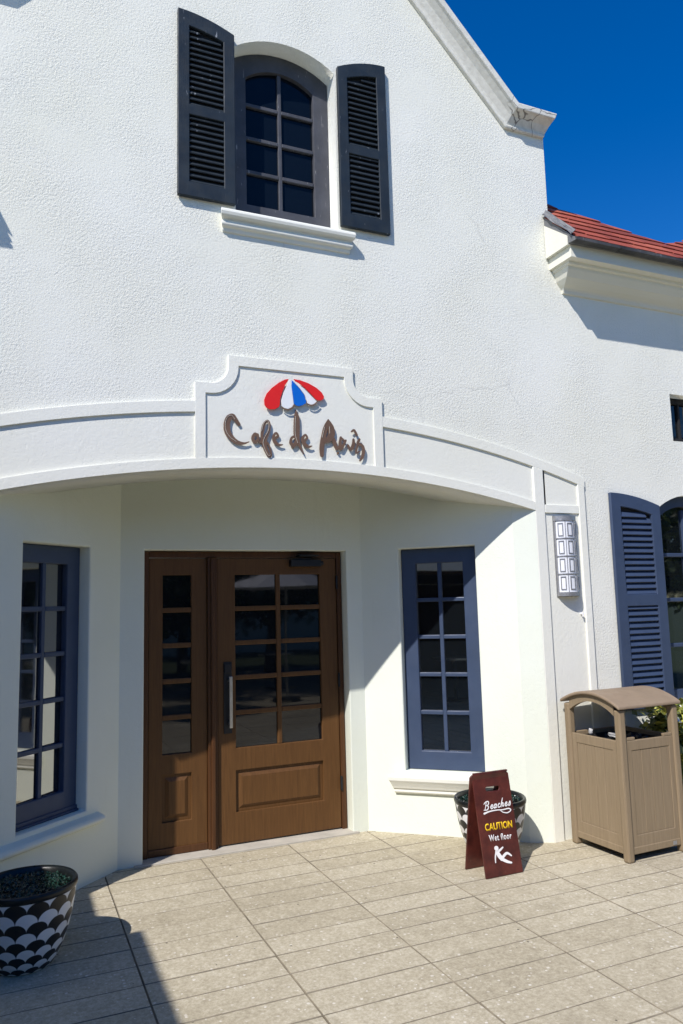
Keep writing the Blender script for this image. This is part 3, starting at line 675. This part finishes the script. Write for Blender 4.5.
# ---------------------------------------------------------------- door and sidelight
DF = 5.556
fr = obj('door_frame', boxes((.862, .905, DF - .012, DF + .07, .0, 2.133), (.905, 2.372, DF - .010, DF + .07, 2.088, 2.133), (2.372, 2.412, DF - .012, DF + .07, 0, 2.133),
         (1.330, 1.402, DF - .022, DF + .07, .012, 2.088)), M['doorframe'], bld, bevel=.006)
obj('mullion_bead', boxes((1.350, 1.382, DF - .040, DF - .0225, .0, 2.086)), M['doorframe'], fr, bevel=.008)
obj('threshold', boxes((.80, 2.46, 5.425, 5.62, -.006, .012)), M['step'], bld, bevel=.004)
def leaf(name, x0, x1, y, glx, zg, nx, pan, z0=.022, z1=2.084):
    d = obj(name, poly([rect(x0, x1, z0, z1), rect(*glx, *zg), rect(*pan)], y, y + .045), M['door'], bld, bevel=.004)
    bb = B(); mt = .036
    cols = [glx[0] + (glx[1] - glx[0]) * k / nx for k in range(1, nx)]
    for c in cols: box(bb, c - mt / 2, c + mt / 2, y + .006, y + .030, zg[0], zg[1])
    cs = [glx[0]] + [q for c in cols for q in (c - mt / 2, c + mt / 2)] + [glx[1]]
    for k in range(1, 5):
        z = zg[0] + (zg[1] - zg[0]) * k / 5
        for a, c in zip(cs[::2], cs[1::2]): box(bb, a, c, y + .004, y + .030, z - mt / 2, z + mt / 2)
    if nx > 1: obj('muntins', bb, M['door'], d, bevel=.006)
    else:
        for k in range(1, 5):
            z = zg[0] + (zg[1] - zg[0]) * k / 5
            obj('muntin', boxes((glx[0], glx[1], y + .004, y + .030, z - mt / 2, z + mt / 2)), M['door'], d, bevel=.006)
    obj('pane', boxes((glx[0] - .01, glx[1] + .01, y + .024, y + .029, zg[0] - .01, zg[1] + .01)), M['glass'], d)
    a, c, e, f = pan; bb = B()
    box(bb, a - .002, c + .002, y + .018, y + .035, e - .002, f + .002)
    rim = [(a + .022, e + .022), (c - .022, e + .022), (c - .022, f - .022), (a + .022, f - .022)]
    lo = [bb.verts.new((x, y + .0175, z)) for x, z in rim]; m_ = .026
    hi = [bb.verts.new((x + (m_ if x < (a + c) / 2 else -m_), y + .004, z + (m_ if z < (e + f) / 2 else -m_))) for x, z in rim]
    bb.faces.new(hi)
    for k in range(4): bb.faces.new((lo[k], lo[(k + 1) % 4], hi[(k + 1) % 4], hi[k]))
    obj('raised_panel', bb, M['door'], d)
    return d
sl = leaf('sidelight', .908, 1.328, DF + .004, (1.006, 1.214), (.692, 1.960), 1, (1.006, 1.214, .232, .553))
dr = leaf('door', 1.406, 2.368, DF, (1.542, 2.228), (.690, 1.960), 2, (1.540, 2.228, .238, .532))
obj('bottom_rail', boxes((.906, 1.329, DF - .008, DF + .003, .014, .062)), M['doorframe'], sl, bevel=.004)
obj('handle_plate', boxes((1.449, 1.511, DF - .009, DF - .0005, .80, 1.315)), M['black'], dr, bevel=.003)
bb = B(); box(bb, 1.478, 1.502, DF - .062, DF - .048, .845, 1.212); box(bb, 1.482, 1.498, DF - .049, DF - .009, .862, .885); box(bb, 1.482, 1.498, DF - .049, DF - .009, 1.172, 1.195)
obj('pull_handle', bb, M['steel'], dr, bevel=.003)
obj('keypad', boxes((1.454, 1.506, DF - .020, DF - .0095, 1.235, 1.300)), M['black'], dr, bevel=.003)
bb = B(); box(bb, 1.975, 2.225, DF - .060, DF - .001, 2.018, 2.070); tube(bb, [(2.225, DF - .030, 2.044), (2.25, DF - .030, 2.044)], .018, 10)
box(bb, 2.00, 2.14, DF - .052, DF - .040, 2.0705, 2.080); box(bb, 2.03, 2.19, DF - .095, DF - .0125, 2.094, 2.106)
obj('door_closer', bb, M['black'], dr, bevel=.003)
for z in (.30, 1.08, 1.84):
    bb = B(); tube(bb, [(2.370, DF - .014, z), (2.370, DF - .014, z + .105)], .009, 8); obj('hinge', bb, M['black'], dr)

# ================================================================== sign lettering and emblem
sign = thing('cafe_sign', 'brown script lettering under a red, white and blue umbrella emblem above the door', 'sign', (1.665, YF - .009, 2.62))
pl = lambda x, z, e: Vector((x, YF - .010 - e, z))
words = {'lettering': LET}
bb = B(); 
for i, s in enumerate(LET): ribbon(bb, s, pl, .004, .011 + i * .0004, .04, 1.10)
let = obj('lettering', bb, M['letter'], sign)
for i, s in enumerate(LET):                          # gilt hairline along the strokes
    if i in (0, 3, 5, 8, 9):
        o = [(x - w * .30, z + w * .12, .0014) for x, z, w in s]
        bb = B(); ribbon(bb, o[1:-2], pl, .002, .0150 + i * .0004, .3)
        obj('letter_highlight', bb, M['letteredge'], let)
for nm, ol, mt_, e in (('canopy_panel', RED1, 'red', .022), ('canopy_panel', WH1, 'white', .0195), ('canopy_panel', BLUE, 'blue', .022), ('canopy_panel', WH2, 'white', .019), ('canopy_panel', RED2, 'red', .0225)):
    obj(nm, poly([ol], YF - .010 - e, YF - .010 - e + .006), M[mt_], sign, bevel=.0012, label={'red': 'red umbrella panel', 'white': 'white umbrella panel', 'blue': 'blue umbrella panel'}[mt_])
for i, s in enumerate(SCA):
    bb = B(); ribbon(bb, s, pl, .004, .0240 + .0005 * i); obj('scallop_edge', bb, M['letter'], sign)
for x, z in ((1.225, 2.80), (1.66, 2.74), (1.98, 2.72), (1.55, 3.05), (1.70, 3.05), (1.82, 3.11)):
    obj('standoff', boxes((x - .006, x + .006, YF - .0240, YF - .0095, z - .006, z + .006)), M['letter'], sign)

# ================================================================== wall lamp
lampo = thing('wall_lamp', 'half round grey metal wall lamp with white rectangles on the pier right of the porch', 'lamp', (3.845, YF - .004, 1.73))
lc, lr, ld = 3.843, .098, .070
def lpnt(t, r, z): return (lc - lr * r * math.cos(t), YF - .006 - ld * r * math.sin(t), z)
def shell(b, t0, t1, z0, z1, r0, r1, n):
    for i in range(n):
        a, c = t0 + (t1 - t0) * i / n, t0 + (t1 - t0) * (i + 1) / n
        v = [b.verts.new(lpnt(t, r, z)) for t in (a, c) for r in (r0, r1) for z in (z0, z1)]
        for q in ((0, 1, 5, 4), (2, 6, 7, 3), (0, 4, 6, 2), (1, 3, 7, 5), (0, 2, 3, 1), (4, 5, 7, 6)): b.faces.new([v[k] for k in q])
bb = B(); shell(bb, .04, math.pi - .04, 1.755, 2.318, .88, .93, 28); obj('lamp_shade', bb, M['lampwhite'], lampo)
bb = B(); pi = math.pi
for z0_, z1_ in ((1.734, 1.764), (2.300, 2.337)): shell(bb, .0, pi, z0_, z1_, .80, 1.03, 28)
nc, nr = 3, 4; za, zb_ = 1.764, 2.300; hz = (zb_ - za) / nr; A0 = .30; wt = (pi - 2 * A0) / nc
shell(bb, 0, A0 - .06, za, zb_, .935, 1.0, 4); shell(bb, pi - A0 + .06, pi, za, zb_, .935, 1.0, 4)
for k in range(1, nc): shell(bb, A0 + wt * k - .022, A0 + wt * k + .022, za, zb_, .935, .999, 2)
for r in range(1, nr): shell(bb, A0 - .06, pi - A0 + .06, za + hz * r - .0045, za + hz * r + .0045, .935, .998, 20)
for k in range(nc):
    t = A0 + wt * (k + .5)
    for r in range(nr):
        z = za + hz * (r + .5); h, v = wt * .29, hz * .37; e = .075
        shell(bb, t - h, t - h + e, z - v, z + v, .935, .995, 2); shell(bb, t + h - e, t + h, z - v, z + v, .935, .995, 2)
        shell(bb, t - h + e, t + h - e, z - v, z - v + .007, .935, .995, 4); shell(bb, t - h + e, t + h - e, z + v - .007, z + v, .935, .995, 4)
obj('lamp_cage', bb, M['nickel'], lampo)
obj('back_plate', boxes((lc - .104, lc + .104, YF - .010, YF - .0045, 1.730, 2.341)), M['nickel'], lampo)
bb = B(); tube(bb, [(3.955, YF - .002, 1.60), (3.955, YF - .030, 1.60)], .009, 8); tube(bb, [(3.955, YF - .028, 1.60), (3.955, YF - .028, 1.578)], .006, 8)
o = obj('wall_hook', bb, M['print'], None, loc=(3.955, YF, 1.58)); props(o, 'tiny white hook on the pier just below the wall lamp', 'hook')

# ================================================================== litter bin
bn = thing('litter_bin', 'taupe slatted litter bin with a curved lid at the right of the porch', 'litter bin', (3.965, 4.245, 0), math.radians(1.5))
bw = W[bn]; H_ = .268
P_ = lambda x, y, z: bw @ Vector((x, y, z))
def lb(*a): return boxes(*a, mw=bw)
for sx_ in (-1, 1):
    for sy_ in (-1, 1):
        x, y = sx_ * (H_ - .034), sy_ * (H_ - .034)
        x, y = sx_ * (H_ - .027), sy_ * (H_ - .027)
        obj('post', lb((x - .027, x + .027, y - .027, y + .027, 0, .970)), M['bin'], bn, bevel=.012)
arcz = lambda y, o=0: .974 + .076 * (1 - (y / .28) ** 2) + o
# lid: barrel vault, curved across y, axis along x
bb = B(); n = 18; ys = [-.284 + .568 * k / n for k in range(n + 1)]
for x0, x1 in ((-.288, .288),):
    g = [[bb.verts.new(P_(x, y, arcz(y) + o)) for y in ys] for x, o in ((x0, 0), (x1, 0), (x0, .022), (x1, .022))]
    for k in range(n):
        bb.faces.new((g[0][k], g[0][k + 1], g[1][k + 1], g[1][k])); bb.faces.new((g[2][k], g[3][k], g[3][k + 1], g[2][k + 1]))
        bb.faces.new((g[0][k], g[2][k], g[2][k + 1], g[0][k + 1])); bb.faces.new((g[1][k], g[1][k + 1], g[3][k + 1], g[3][k]))
    for k in (0, n): bb.faces.new((g[0][k], g[1][k], g[3][k], g[2][k]))
obj('lid', bb, M['lid'], bn, bevel=.008)
for sx_ in (-1, 1):                                   # arched rails under the lid on the two vaulted sides
    bb = B(); x0, x1 = sx_ * (H_ - .006) - (.030 if sx_ > 0 else 0), sx_ * (H_ - .006) + (.030 if sx_ < 0 else 0)
    n = 14; yy = [-.213 + .426 * k / n for k in range(n + 1)]
    lowz = lambda y: .926 + .075 * (1 - (y / .214) ** 2)
    g = [[bb.verts.new(P_(x, y, z)) for y in yy for z in (lowz(y), arcz(y) - .001)] for x in (x0, x1)]
    for k in range(n):
        a = 2 * k
        bb.faces.new((g[0][a], g[0][a + 2], g[0][a + 3], g[0][a + 1])); bb.faces.new((g[1][a], g[1][a + 1], g[1][a + 3], g[1][a + 2]))
        bb.faces.new((g[0][a], g[1][a], g[1][a + 2], g[0][a + 2])); bb.faces.new((g[0][a + 1], g[0][a + 3], g[1][a + 3], g[1][a + 1]))
    obj('arched_rail', bb, M['bin'], bn)
for k in range(4):                                    # four sides: rails round a grooved board panel
    r = bw @ Matrix.Rotation(math.pi / 2 * k, 4, 'Z')
    s_ = H_ - .055
    pz0, pz1 = .050, .765
    g = obj('side_panel', poly([rect(-s_, s_, pz0, pz1), rect(-s_ + .045, s_ - .04, .165, pz1 - .065)], -H_ + .012, -H_ + .034, r), M['bin'], bn, bevel=.004)
    bb = B(); nb = 4; x0, x1 = -s_ + .0455, s_ - .0405; bwid = (x1 - x0) / nb
    for q in range(nb): box(bb, x0 + bwid * q + .001, x0 + bwid * (q + 1) - .001, -H_ + .016, -H_ + .030, .1655, pz1 - .0655, r)
    obj('boards', bb, M['bin'], g, bevel=.0025)
    obj('foot_rail', boxes((-s_, s_, -H_ + .008, -H_ + .040, .048, .092), mw=r), M['bin'], bn, bevel=.004)
for x, w_ in ((-.17, .04), (.17, .04)):
    obj('corner_block', lb((x - w_, x + w_, -H_ + .013, -H_ + .033, .7655, .785)), M['bin'], bn, bevel=.004)
bb = lb((-.20, -.19, -.20, .20, .12, .745), (.19, .20, -.20, .20, .12, .745), (-.19, .19, -.20, -.19, .12, .745), (-.19, .19, .19, .20, .12, .745), (-.19, .19, -.19, .19, .12, .13))
liner = obj('liner', bb, M['dark'], bn)
bb = B(); n = 12
gr = [[bb.verts.new(P_(-.19 + .38 * i / n, -.19 + .38 * j / n, .70 + rnd(-.03, .05))) for i in range(n + 1)] for j in range(n + 1)]
for j in range(n):
    for i in range(n): bb.faces.new((gr[j][i], gr[j][i + 1], gr[j + 1][i + 1], gr[j + 1][i]))
obj('bin_bag', bb, M['bag'], liner)
obj('maker_plate', boxes((.140, .172, -H_ + .005, -H_ + .0075, .058, .082), mw=bw), M['nickel'], bn)
def crumple(name, c, r, label):
    bb = B(); bmesh.ops.create_icosphere(bb, subdivisions=2, radius=1)
    for v in bb.verts: v.co = Vector(c) + Vector((v.co.x * r[0], v.co.y * r[1], v.co.z * r[2])) * rnd(.75, 1.2)
    o = obj(name, bb, M['paper'], None, loc=(c[0], c[1], c[2] - r[2])); props(o, label, 'litter'); return o
crumple('paper_litter', P_(-.155, .13, .775), (.014, .02, .022), 'crumpled white paper sticking up inside the bin, nearest the porch')
crumple('paper_litter', P_(-.10, -.06, .768), (.04, .07, .018), 'flat pale paper scrap lying on the bag in the bin')

# ================================================================== wet floor sign
def cursive(glyphs, x0, z0, adv, xh, slope, shear, w):
    o = []; x = x0
    for g, a in glyphs:
        for st in g: o.append([(x + (px + shear * pz) * xh, z0 + slope * (x - x0) + pz * xh, w * (1 if k not in (0, len(st) - 1) else .75)) for k, (px, pz) in enumerate(st)])
        x += adv * a
    return o
gB = [[(.25, 1.9), (.05, 0)], [(-.45, 1.5), (0, 1.95), (.75, 2.05), (1.0, 1.6), (.75, 1.15), (.2, 1.02)], [(.2, 1.02), (.95, .85), (1.05, .35), (.6, -.03), (-.35, 0)]]
gE = [[(.05, .45), (.6, .55), (.68, .9), (.38, 1.0), (.08, .5), (.35, .02), (.9, .3)]]
gA = [[(.75, .9), (.35, 1.0), (.05, .45), (.3, .02), (.68, .4), (.8, .98)], [(.8, .98), (.7, .2), (1.0, .15)]]
gC = [[(.75, .78), (.42, 1.0), (.07, .5), (.35, .02), (.9, .3)]]
gH = [[(.35, 2.2), (.15, 1.2), (.05, 0)], [(.08, .4), (.45, 1.0), (.68, .75), (.6, .15), (.95, .2)]]
gS = [[(.2, .2), (.55, 1.05), (.72, .45), (.5, 0), (.05, .1)]]
BEA2 = cursive([(gB, 1.55), (gE, 1), (gA, 1.15), (gC, .95), (gH, 1.1), (gE, 1), (gS, 1)], -.092, .398, .0262, .0235, .035, .28, .0062) + [BEA[-1]]
sb = Vector((2.89, 4.168, 0)); sv = Vector((0, .109, .612)).normalized(); sn = Vector((0, -sv.z, sv.y))
ws = thing('wet_floor_sign', 'red brown folding wet floor sign with white and yellow print', 'sign', (2.876, 4.277, 0))
MF = Matrix(((1, sn.x * -1, 0, sb.x), (0, -sn.y, sv.y, sb.y), (0, -sn.z, sv.z, sb.z), (0, 0, 0, 1)))   # local: x along, y into the board, z up the slope
board = [(-.150, .004), (.128, .004), (.126, .600), (.112, .616), (-.140, .616), (-.154, .600)]
hole = [(-.069 + .010, .506), (.030, .503), (.040, .512), (.042, .524), (.032, .531), (-.056, .533), (-.066, .524)]
fp = obj('front_panel', poly([board, hole], .0, .013, MF), M['board'], ws, bevel=.003)
MB_ = Matrix(((1, 0, 0, sb.x - .018), (0, 1, -sv.y, 4.277 + .112), (0, 0, sv.z, 0), (0, 0, 0, 1)))
bk = obj('back_panel', poly([[(x - .0, z) for x, z in board], hole], -.016, -.003, MB_), M['board'], ws, bevel=.003)
obj('hinge_strip', boxes((sb.x - .145, sb.x + .118, 4.268, 4.287, .604, .615)), M['board'], ws, bevel=.004)
sp = lambda x, z, e: MF @ Vector((x, -e, z))
bb = B()
for i, s in enumerate(BEA2): ribbon(bb, s, sp, .0006, .0009 + i * .00008)
obj('script_print', bb, M['print'], fp)
def skew(x0, x1, za, zb, sl): return lambda x, z, e: MF @ Vector((x, -e, z + sl * (x - x0)))
obj('caution_print', text_bm('CAUTION', skew(-.105, .1, 0, 0, -.02), -.108, .098, .274, .318, .0012, .0008, .028), M['yellow'], fp)
obj('wet_floor_print', text_bm('Wet floor', skew(-.09, .07, 0, 0, -.03), -.090, .080, .211, .250, .0012, .0008, .016, 1.12), M['print'], fp)
bb = B()
for i, s in enumerate(MAN): ribbon(bb, s, sp, .0006, .0010 + i * .0004)
hd = [(-.0474 + .0145 * math.cos(t), .1665 + .0145 * math.sin(t)) for t in [2 * math.pi * k / 16 for k in range(16)]]
f = [bb.verts.new(sp(x, z, .0038)) for x, z in hd]; g_ = [bb.verts.new(sp(x, z, .0002)) for x, z in hd]; bb.faces.new(f)
for k in range(16): bb.faces.new((f[k], g_[k], g_[(k + 1) % 16], f[(k + 1) % 16]))
obj('slipping_figure', bb, M['print'], fp)

# ================================================================== planters
def planter(loc, label, seed):
    t = thing('planter', label, 'planter', loc, 0, 'fish scale planters')
    mw = W[t]; Hh, n = .388, 72
    prof_ = [(.118, 0), (.132, .004), (.160, .045), (.184, .10), (.205, .165), (.220, .23), (.230, .29), (.236, .335), (.238, .352)]
    bb = B(); uvl = bb.loops.layers.uv.new('UVMap'); NS = 14
    pts = []
    for (r, z), (r2, z2) in zip(prof_, prof_[1:]):
        for k in range(4): pts.append((r + (r2 - r) * k / 4, z + (z2 - z) * k / 4))
    pts.append(prof_[-1]); vv = [0]
    for (r, z), (r2, z2) in zip(pts, pts[1:]): vv.append(vv[-1] + math.hypot(r2 - r, z2 - z) / (2 * math.pi * (r + r2) / 2 / NS))
    sc = 4.98 / vv[-1]; vv = [q * sc for q in vv]
    rings = [[bb.verts.new(mw @ Vector((r * math.cos(2 * math.pi * k / n), r * math.sin(2 * math.pi * k / n), z))) for k in range(n)] for r, z in pts]
    for i in range(len(rings) - 1):
        for k in range(n):
            f = bb.faces.new((rings[i][k], rings[i][(k + 1) % n], rings[i + 1][(k + 1) % n], rings[i + 1][k]))
            for lpp, (a, c) in zip(f.loops, ((k, i), (k + 1, i), (k + 1, i + 1), (k, i + 1))): lpp[uvl].uv = (a * NS / n, vv[c])
    bb.faces.new(rings[0][::-1])
    pot = obj('pot', bb, M['scale'], t, smooth=True)
    rp = [(.2375, .3522), (.242, .356), (.2445, .368), (.243, .380), (.236, .388), (.226, .386), (.218, .376), (.212, .35), (.205, .30), (.20, .30)]
    bb = B(); rings = [[bb.verts.new(mw @ Vector((r * math.cos(2 * math.pi * k / n), r * math.sin(2 * math.pi * k / n), z))) for k in range(n)] for r, z in rp]
    for p, q in zip(rings, rings[1:]):
        for k in range(n): bb.faces.new((p[k], p[(k + 1) % n], q[(k + 1) % n], q[k]))
    obj('rim', bb, M['glaze'], t, smooth=True)
    bb = B(); bmesh.ops.create_circle(bb, cap_ends=True, segments=40, radius=.211, matrix=mw @ Matrix.Translation((0, 0, .345)))
    obj('soil', bb, M['soil'], t)
    random.seed(seed); bb = B(); pp = []
    for _ in range(3200):
        r, a = .203 * math.sqrt(rnd(0, 1)), rnd(0, 6.283); pp.append(mw @ Vector((r * math.cos(a), r * math.sin(a), .352 + rnd(0, .028) * (1 - (r / .21) ** 2 * .6))))
    leaves(bb, pp, .013, up=.7); obj('ground_cover', bb, M['moss'], t)
    return t
planter((.105, 4.265, 0), 'black and white scale patterned planter in the shade at the left edge', 3)
planter((3.035, 4.53, 0), 'black and white scale patterned planter half hidden behind the wet floor sign', 5)

# ================================================================== shrub under the right window
random.seed(21)
def shrub(loc, rx, ry, h, n, label):
    t = thing('shrub', label, 'shrub', loc, 0, 'shrubs under the right window'); mw = W[t]
    bb = B(); pp = []
    for k in range(9):
        a, q = rnd(0, 6.28), rnd(.3, .9); tip = Vector((rx * q * math.cos(a), ry * q * math.sin(a), h * rnd(.6, .95)))
        tube(bb, [mw @ Vector((tip.x * .1, tip.y * .1, 0)), mw @ (tip * .5 + Vector((0, 0, .05))), mw @ tip], [.012, .009, .004], 6)
    obj('stems', bb, M['bark'], t)
    cl = [(rnd(-1, 1) * rx * .8, rnd(-1, 1) * ry * .8, h * rnd(.35, .97)) for _ in range(46)]
    for _ in range(n):
        c = random.choice(cl); pp.append(mw @ Vector((c[0] + random.gauss(0, .055), c[1] + random.gauss(0, .05), max(.03, c[2] + random.gauss(0, .055)))))
    bb = B(); leaves(bb, pp, .058, up=.5); obj('foliage', bb, M['leafy'], t)
shrub((4.62, 4.33, 0), .30, .15, .90, 2400, 'yellow green leafy shrub behind the litter bin under the right window')
shrub((5.25, 4.33, 0), .34, .16, .86, 2400, 'yellow green leafy shrub further right under the right window')
bb = B(); 
for _ in range(16):
    p = Vector((4.415, 4.20, .845)) + Vector((random.gauss(0, .018), random.gauss(0, .015), random.gauss(0, .02)))
    leaves(bb, [p], .035, up=.2)
o = obj('flower', bb, M['print'], None, loc=(4.415, 4.2, .83)); props(o, 'small white flower at the top of the shrub behind the bin', 'flower')

# ================================================================== beyond the frame: what throws the shade and fills the glass
pv = thing('covered_terrace', 'covered terrace with a white fascia and dark timber interior left of the camera', 'pavilion', (-4.5, -.5, 0))
obj('roof_slab', boxes((-7.4, -1.853, 2.49, 4.45, 2.22, 3.0), (-7.4, -1.853, -6.5, 2.485, 2.22, 3.255)), M['trim'], pv, bevel=.01)
obj('soffit', boxes((-7.3, -1.95, -6.4, 4.40, 2.17, 2.218)), M['plank'], pv)
for y in (-6.2, -3.4, -.6, 2.2, 4.2): obj('column', boxes((-2.22, -2.02, y - .1, y + .1, 0, 2.168)), M['plank'], pv, bevel=.01)
obj('back_wall', boxes((-7.4, -7.25, -6.5, 4.45, 0, 2.168), (-7.24, -2.3, 4.30, 4.45, 0, 2.168)), M['plank'], pv)
def table(x, y):
    t = thing('cafe_table', 'round steel cafe table on a single leg', 'table', (x, y, 0), 0, 'terrace tables'); mw = W[t]
    bb = B(); tube(bb, [mw @ Vector((0, 0, .72)), mw @ Vector((0, 0, .75))], .4, 28); obj('tabletop', bb, M['steel'], t)
    bb = B(); tube(bb, [mw @ Vector((0, 0, .03)), mw @ Vector((0, 0, .719))], .03, 10); obj('leg', bb, M['black'], t)
    bb = B(); tube(bb, [mw @ Vector((0, 0, .0)), mw @ Vector((0, 0, .029))], .22, 20); obj('base', bb, M['black'], t)
for x, y in ((-3.2, .4), (-3.3, 2.4), (-3.1, -1.8), (-5, 1.2), (1.6, -4.2), (3.4, -3.6), (5.2, -4.4), (7.2, -2.6)): table(x, y)
def parasol(x, y, label):  # unseen umbrellas, added so the panes pick up bright glints
    t = thing('added_umbrella', label, 'umbrella', (x, y, 0), 0, 'added umbrellas behind the camera'); mw = W[t]
    bb = B(); tube(bb, [mw @ Vector((0, 0, .04)), mw @ Vector((0, 0, 2.52))], .022, 10); obj('pole', bb, M['steel'], t)
    bb = B(); tube(bb, [mw @ Vector((0, 0, 0)), mw @ Vector((0, 0, .06))], .26, 24); obj('base', bb, M['black'], t)
    bb = B(); rim = [bb.verts.new(mw @ Vector((1.2 * math.cos(k * pi / 4), 1.2 * math.sin(k * pi / 4), 2.08))) for k in range(8)]; ap = bb.verts.new(mw @ Vector((0, 0, 2.50)))
    for k in range(8): bb.faces.new((rim[k], rim[(k + 1) % 8], ap))
    c = obj('canopy', bb, M['print'], t); md = c.modifiers.new('s', 'SOLIDIFY'); md.thickness = .006
parasol(1.3, -3.0, 'white octagonal umbrella, unseen, added behind the camera for glints in the glass'); parasol(4.7, -2.3, 'white octagonal umbrella, unseen, added behind the camera for glints in the glass')
random.seed(4)
def tree(x, y, h, r, label):  # unseen trees, added to shade the court and darken the reflections
    t = thing('added_shade_tree', label, 'tree', (x, y, 0), 0, 'added trees behind the camera'); mw = W[t]
    bb = B(); tube(bb, [mw @ Vector((0, 0, -.06)), mw @ Vector((.06, .03, h * .3)), mw @ Vector((.0, .1, h * .62))], [.17, .13, .07], 10)
    for k in range(6):
        a = k * 1.05; tube(bb, [mw @ Vector((.03, .05, h * .38)), mw @ Vector((r * .35 * math.cos(a), r * .35 * math.sin(a), h * .58)), mw @ Vector((r * .75 * math.cos(a), r * .75 * math.sin(a), h * .74))], [.07, .045, .015], 7)
    obj('trunk', bb, M['bark'], t)
    cl = []
    while len(cl) < 70:
        p = Vector((rnd(-1, 1), rnd(-1, 1), rnd(-1, 1)))
        if .35 < p.length < 1: cl.append((p.x * r, p.y * r, h * .64 + p.z * h * .40))
    pp = []
    for _ in range(9000):
        c = random.choice(cl); pp.append(mw @ Vector((c[0] + random.gauss(0, .28), c[1] + random.gauss(0, .28), max(.15, c[2] + random.gauss(0, .22)))))
    bb = B(); leaves(bb, pp, .17); obj('crown', bb, M['tree'], t)
for a in ((-.8, -7.4, 4.6, 2.0), (2.6, -7.0, 4.8, 2.1), (6.0, -7.2, 4.6, 2.1), (9.4, -6.4, 4.8, 2.2), (.9, -11.0, 4.8, 2.1), (4.6, -11.3, 5.0, 2.2), (12.2, -2.8, 5.0, 2.2)):
    tree(*a, 'green broadleaf tree added behind the camera to shade the court and darken reflections')
ho = thing('added_pavilion', 'low white pavilion with a dark roof, unseen, added for the glass to reflect', 'pavilion', (4, -19, 0))  # unseen building, added only as something for the glass to mirror
obj('wall', boxes((-8, 16, -19.2, -19, -.06, 2.6)), M['trim'], ho)
obj('roof', poly([[(-8.6, 2.6), (16.6, 2.6), (14, 4.2), (-6, 4.2)]], -21, -18.3), M['shingle'], ho)

# ================================================================== camera and light
cam = D.cameras.new('camera'); co_ = link(D.objects.new('camera', cam)); SC.camera = co_
ya, pt, ro = (math.radians(v) for v in (23.66451784, 7.14197089, -1.5074232))
fw = Vector((math.sin(ya) * math.cos(pt), math.cos(ya) * math.cos(pt), math.sin(pt)))
rt = Vector((math.cos(ya), -math.sin(ya), 0)); upv = rt.cross(fw)
rt, upv = rt * math.cos(ro) + upv * math.sin(ro), upv * math.cos(ro) - rt * math.sin(ro)
co_.matrix_world = Matrix(((rt.x, upv.x, -fw.x, 0), (rt.y, upv.y, -fw.y, 0), (rt.z, upv.z, -fw.z, 1.7), (0, 0, 0, 1)))
cam.sensor_fit = 'VERTICAL'; cam.sensor_height = 36; cam.sensor_width = 36; cam.lens = 754.8313579 / 1024 * 36
cam.clip_start = .05; cam.clip_end = 1500

ld_ = Vector((.8, .6, -1.02)).normalized()             # direction the sunlight travels
sun = D.lights.new('sun', 'SUN'); sun.energy = SUN; sun.angle = math.radians(.5); sun.color = (1, .95, .92)
so = link(D.objects.new('sun', sun)); so.rotation_euler = ld_.to_track_quat('-Z', 'Y').to_euler(); so.location = (-5, -5, 9)
wd = D.worlds.new('World'); SC.world = wd; wd.use_nodes = True; nt = wd.node_tree
sky = N(nt, 'ShaderNodeTexSky', sky_type='NISHITA'); sky.sun_disc = False
sky.sun_elevation = math.asin(-ld_.z); sky.sun_rotation = math.atan2(-ld_.x, -ld_.y)
sky.altitude = 0; sky.air_density = SKA; sky.dust_density = SKD; sky.ozone_density = SKO
bgn = nt.nodes['Background']; bgn.inputs['Strength'].default_value = SKS
hs = N(nt, 'ShaderNodeHueSaturation'); hs.inputs['Saturation'].default_value = SKSAT; hs.inputs['Hue'].default_value = SKH
L(nt, sky.outputs[0], hs.inputs['Color']); L(nt, hs.outputs[0], bgn.inputs['Color'])
vs_ = SC.view_settings; vs_.view_transform = 'Standard'; vs_.look = 'None'; vs_.exposure = EXPO; vs_.gamma = 1
vs_.use_curve_mapping = False
SC.render.engine = 'CYCLES'; SC.cycles.max_bounces = 8; SC.cycles.use_denoising = True
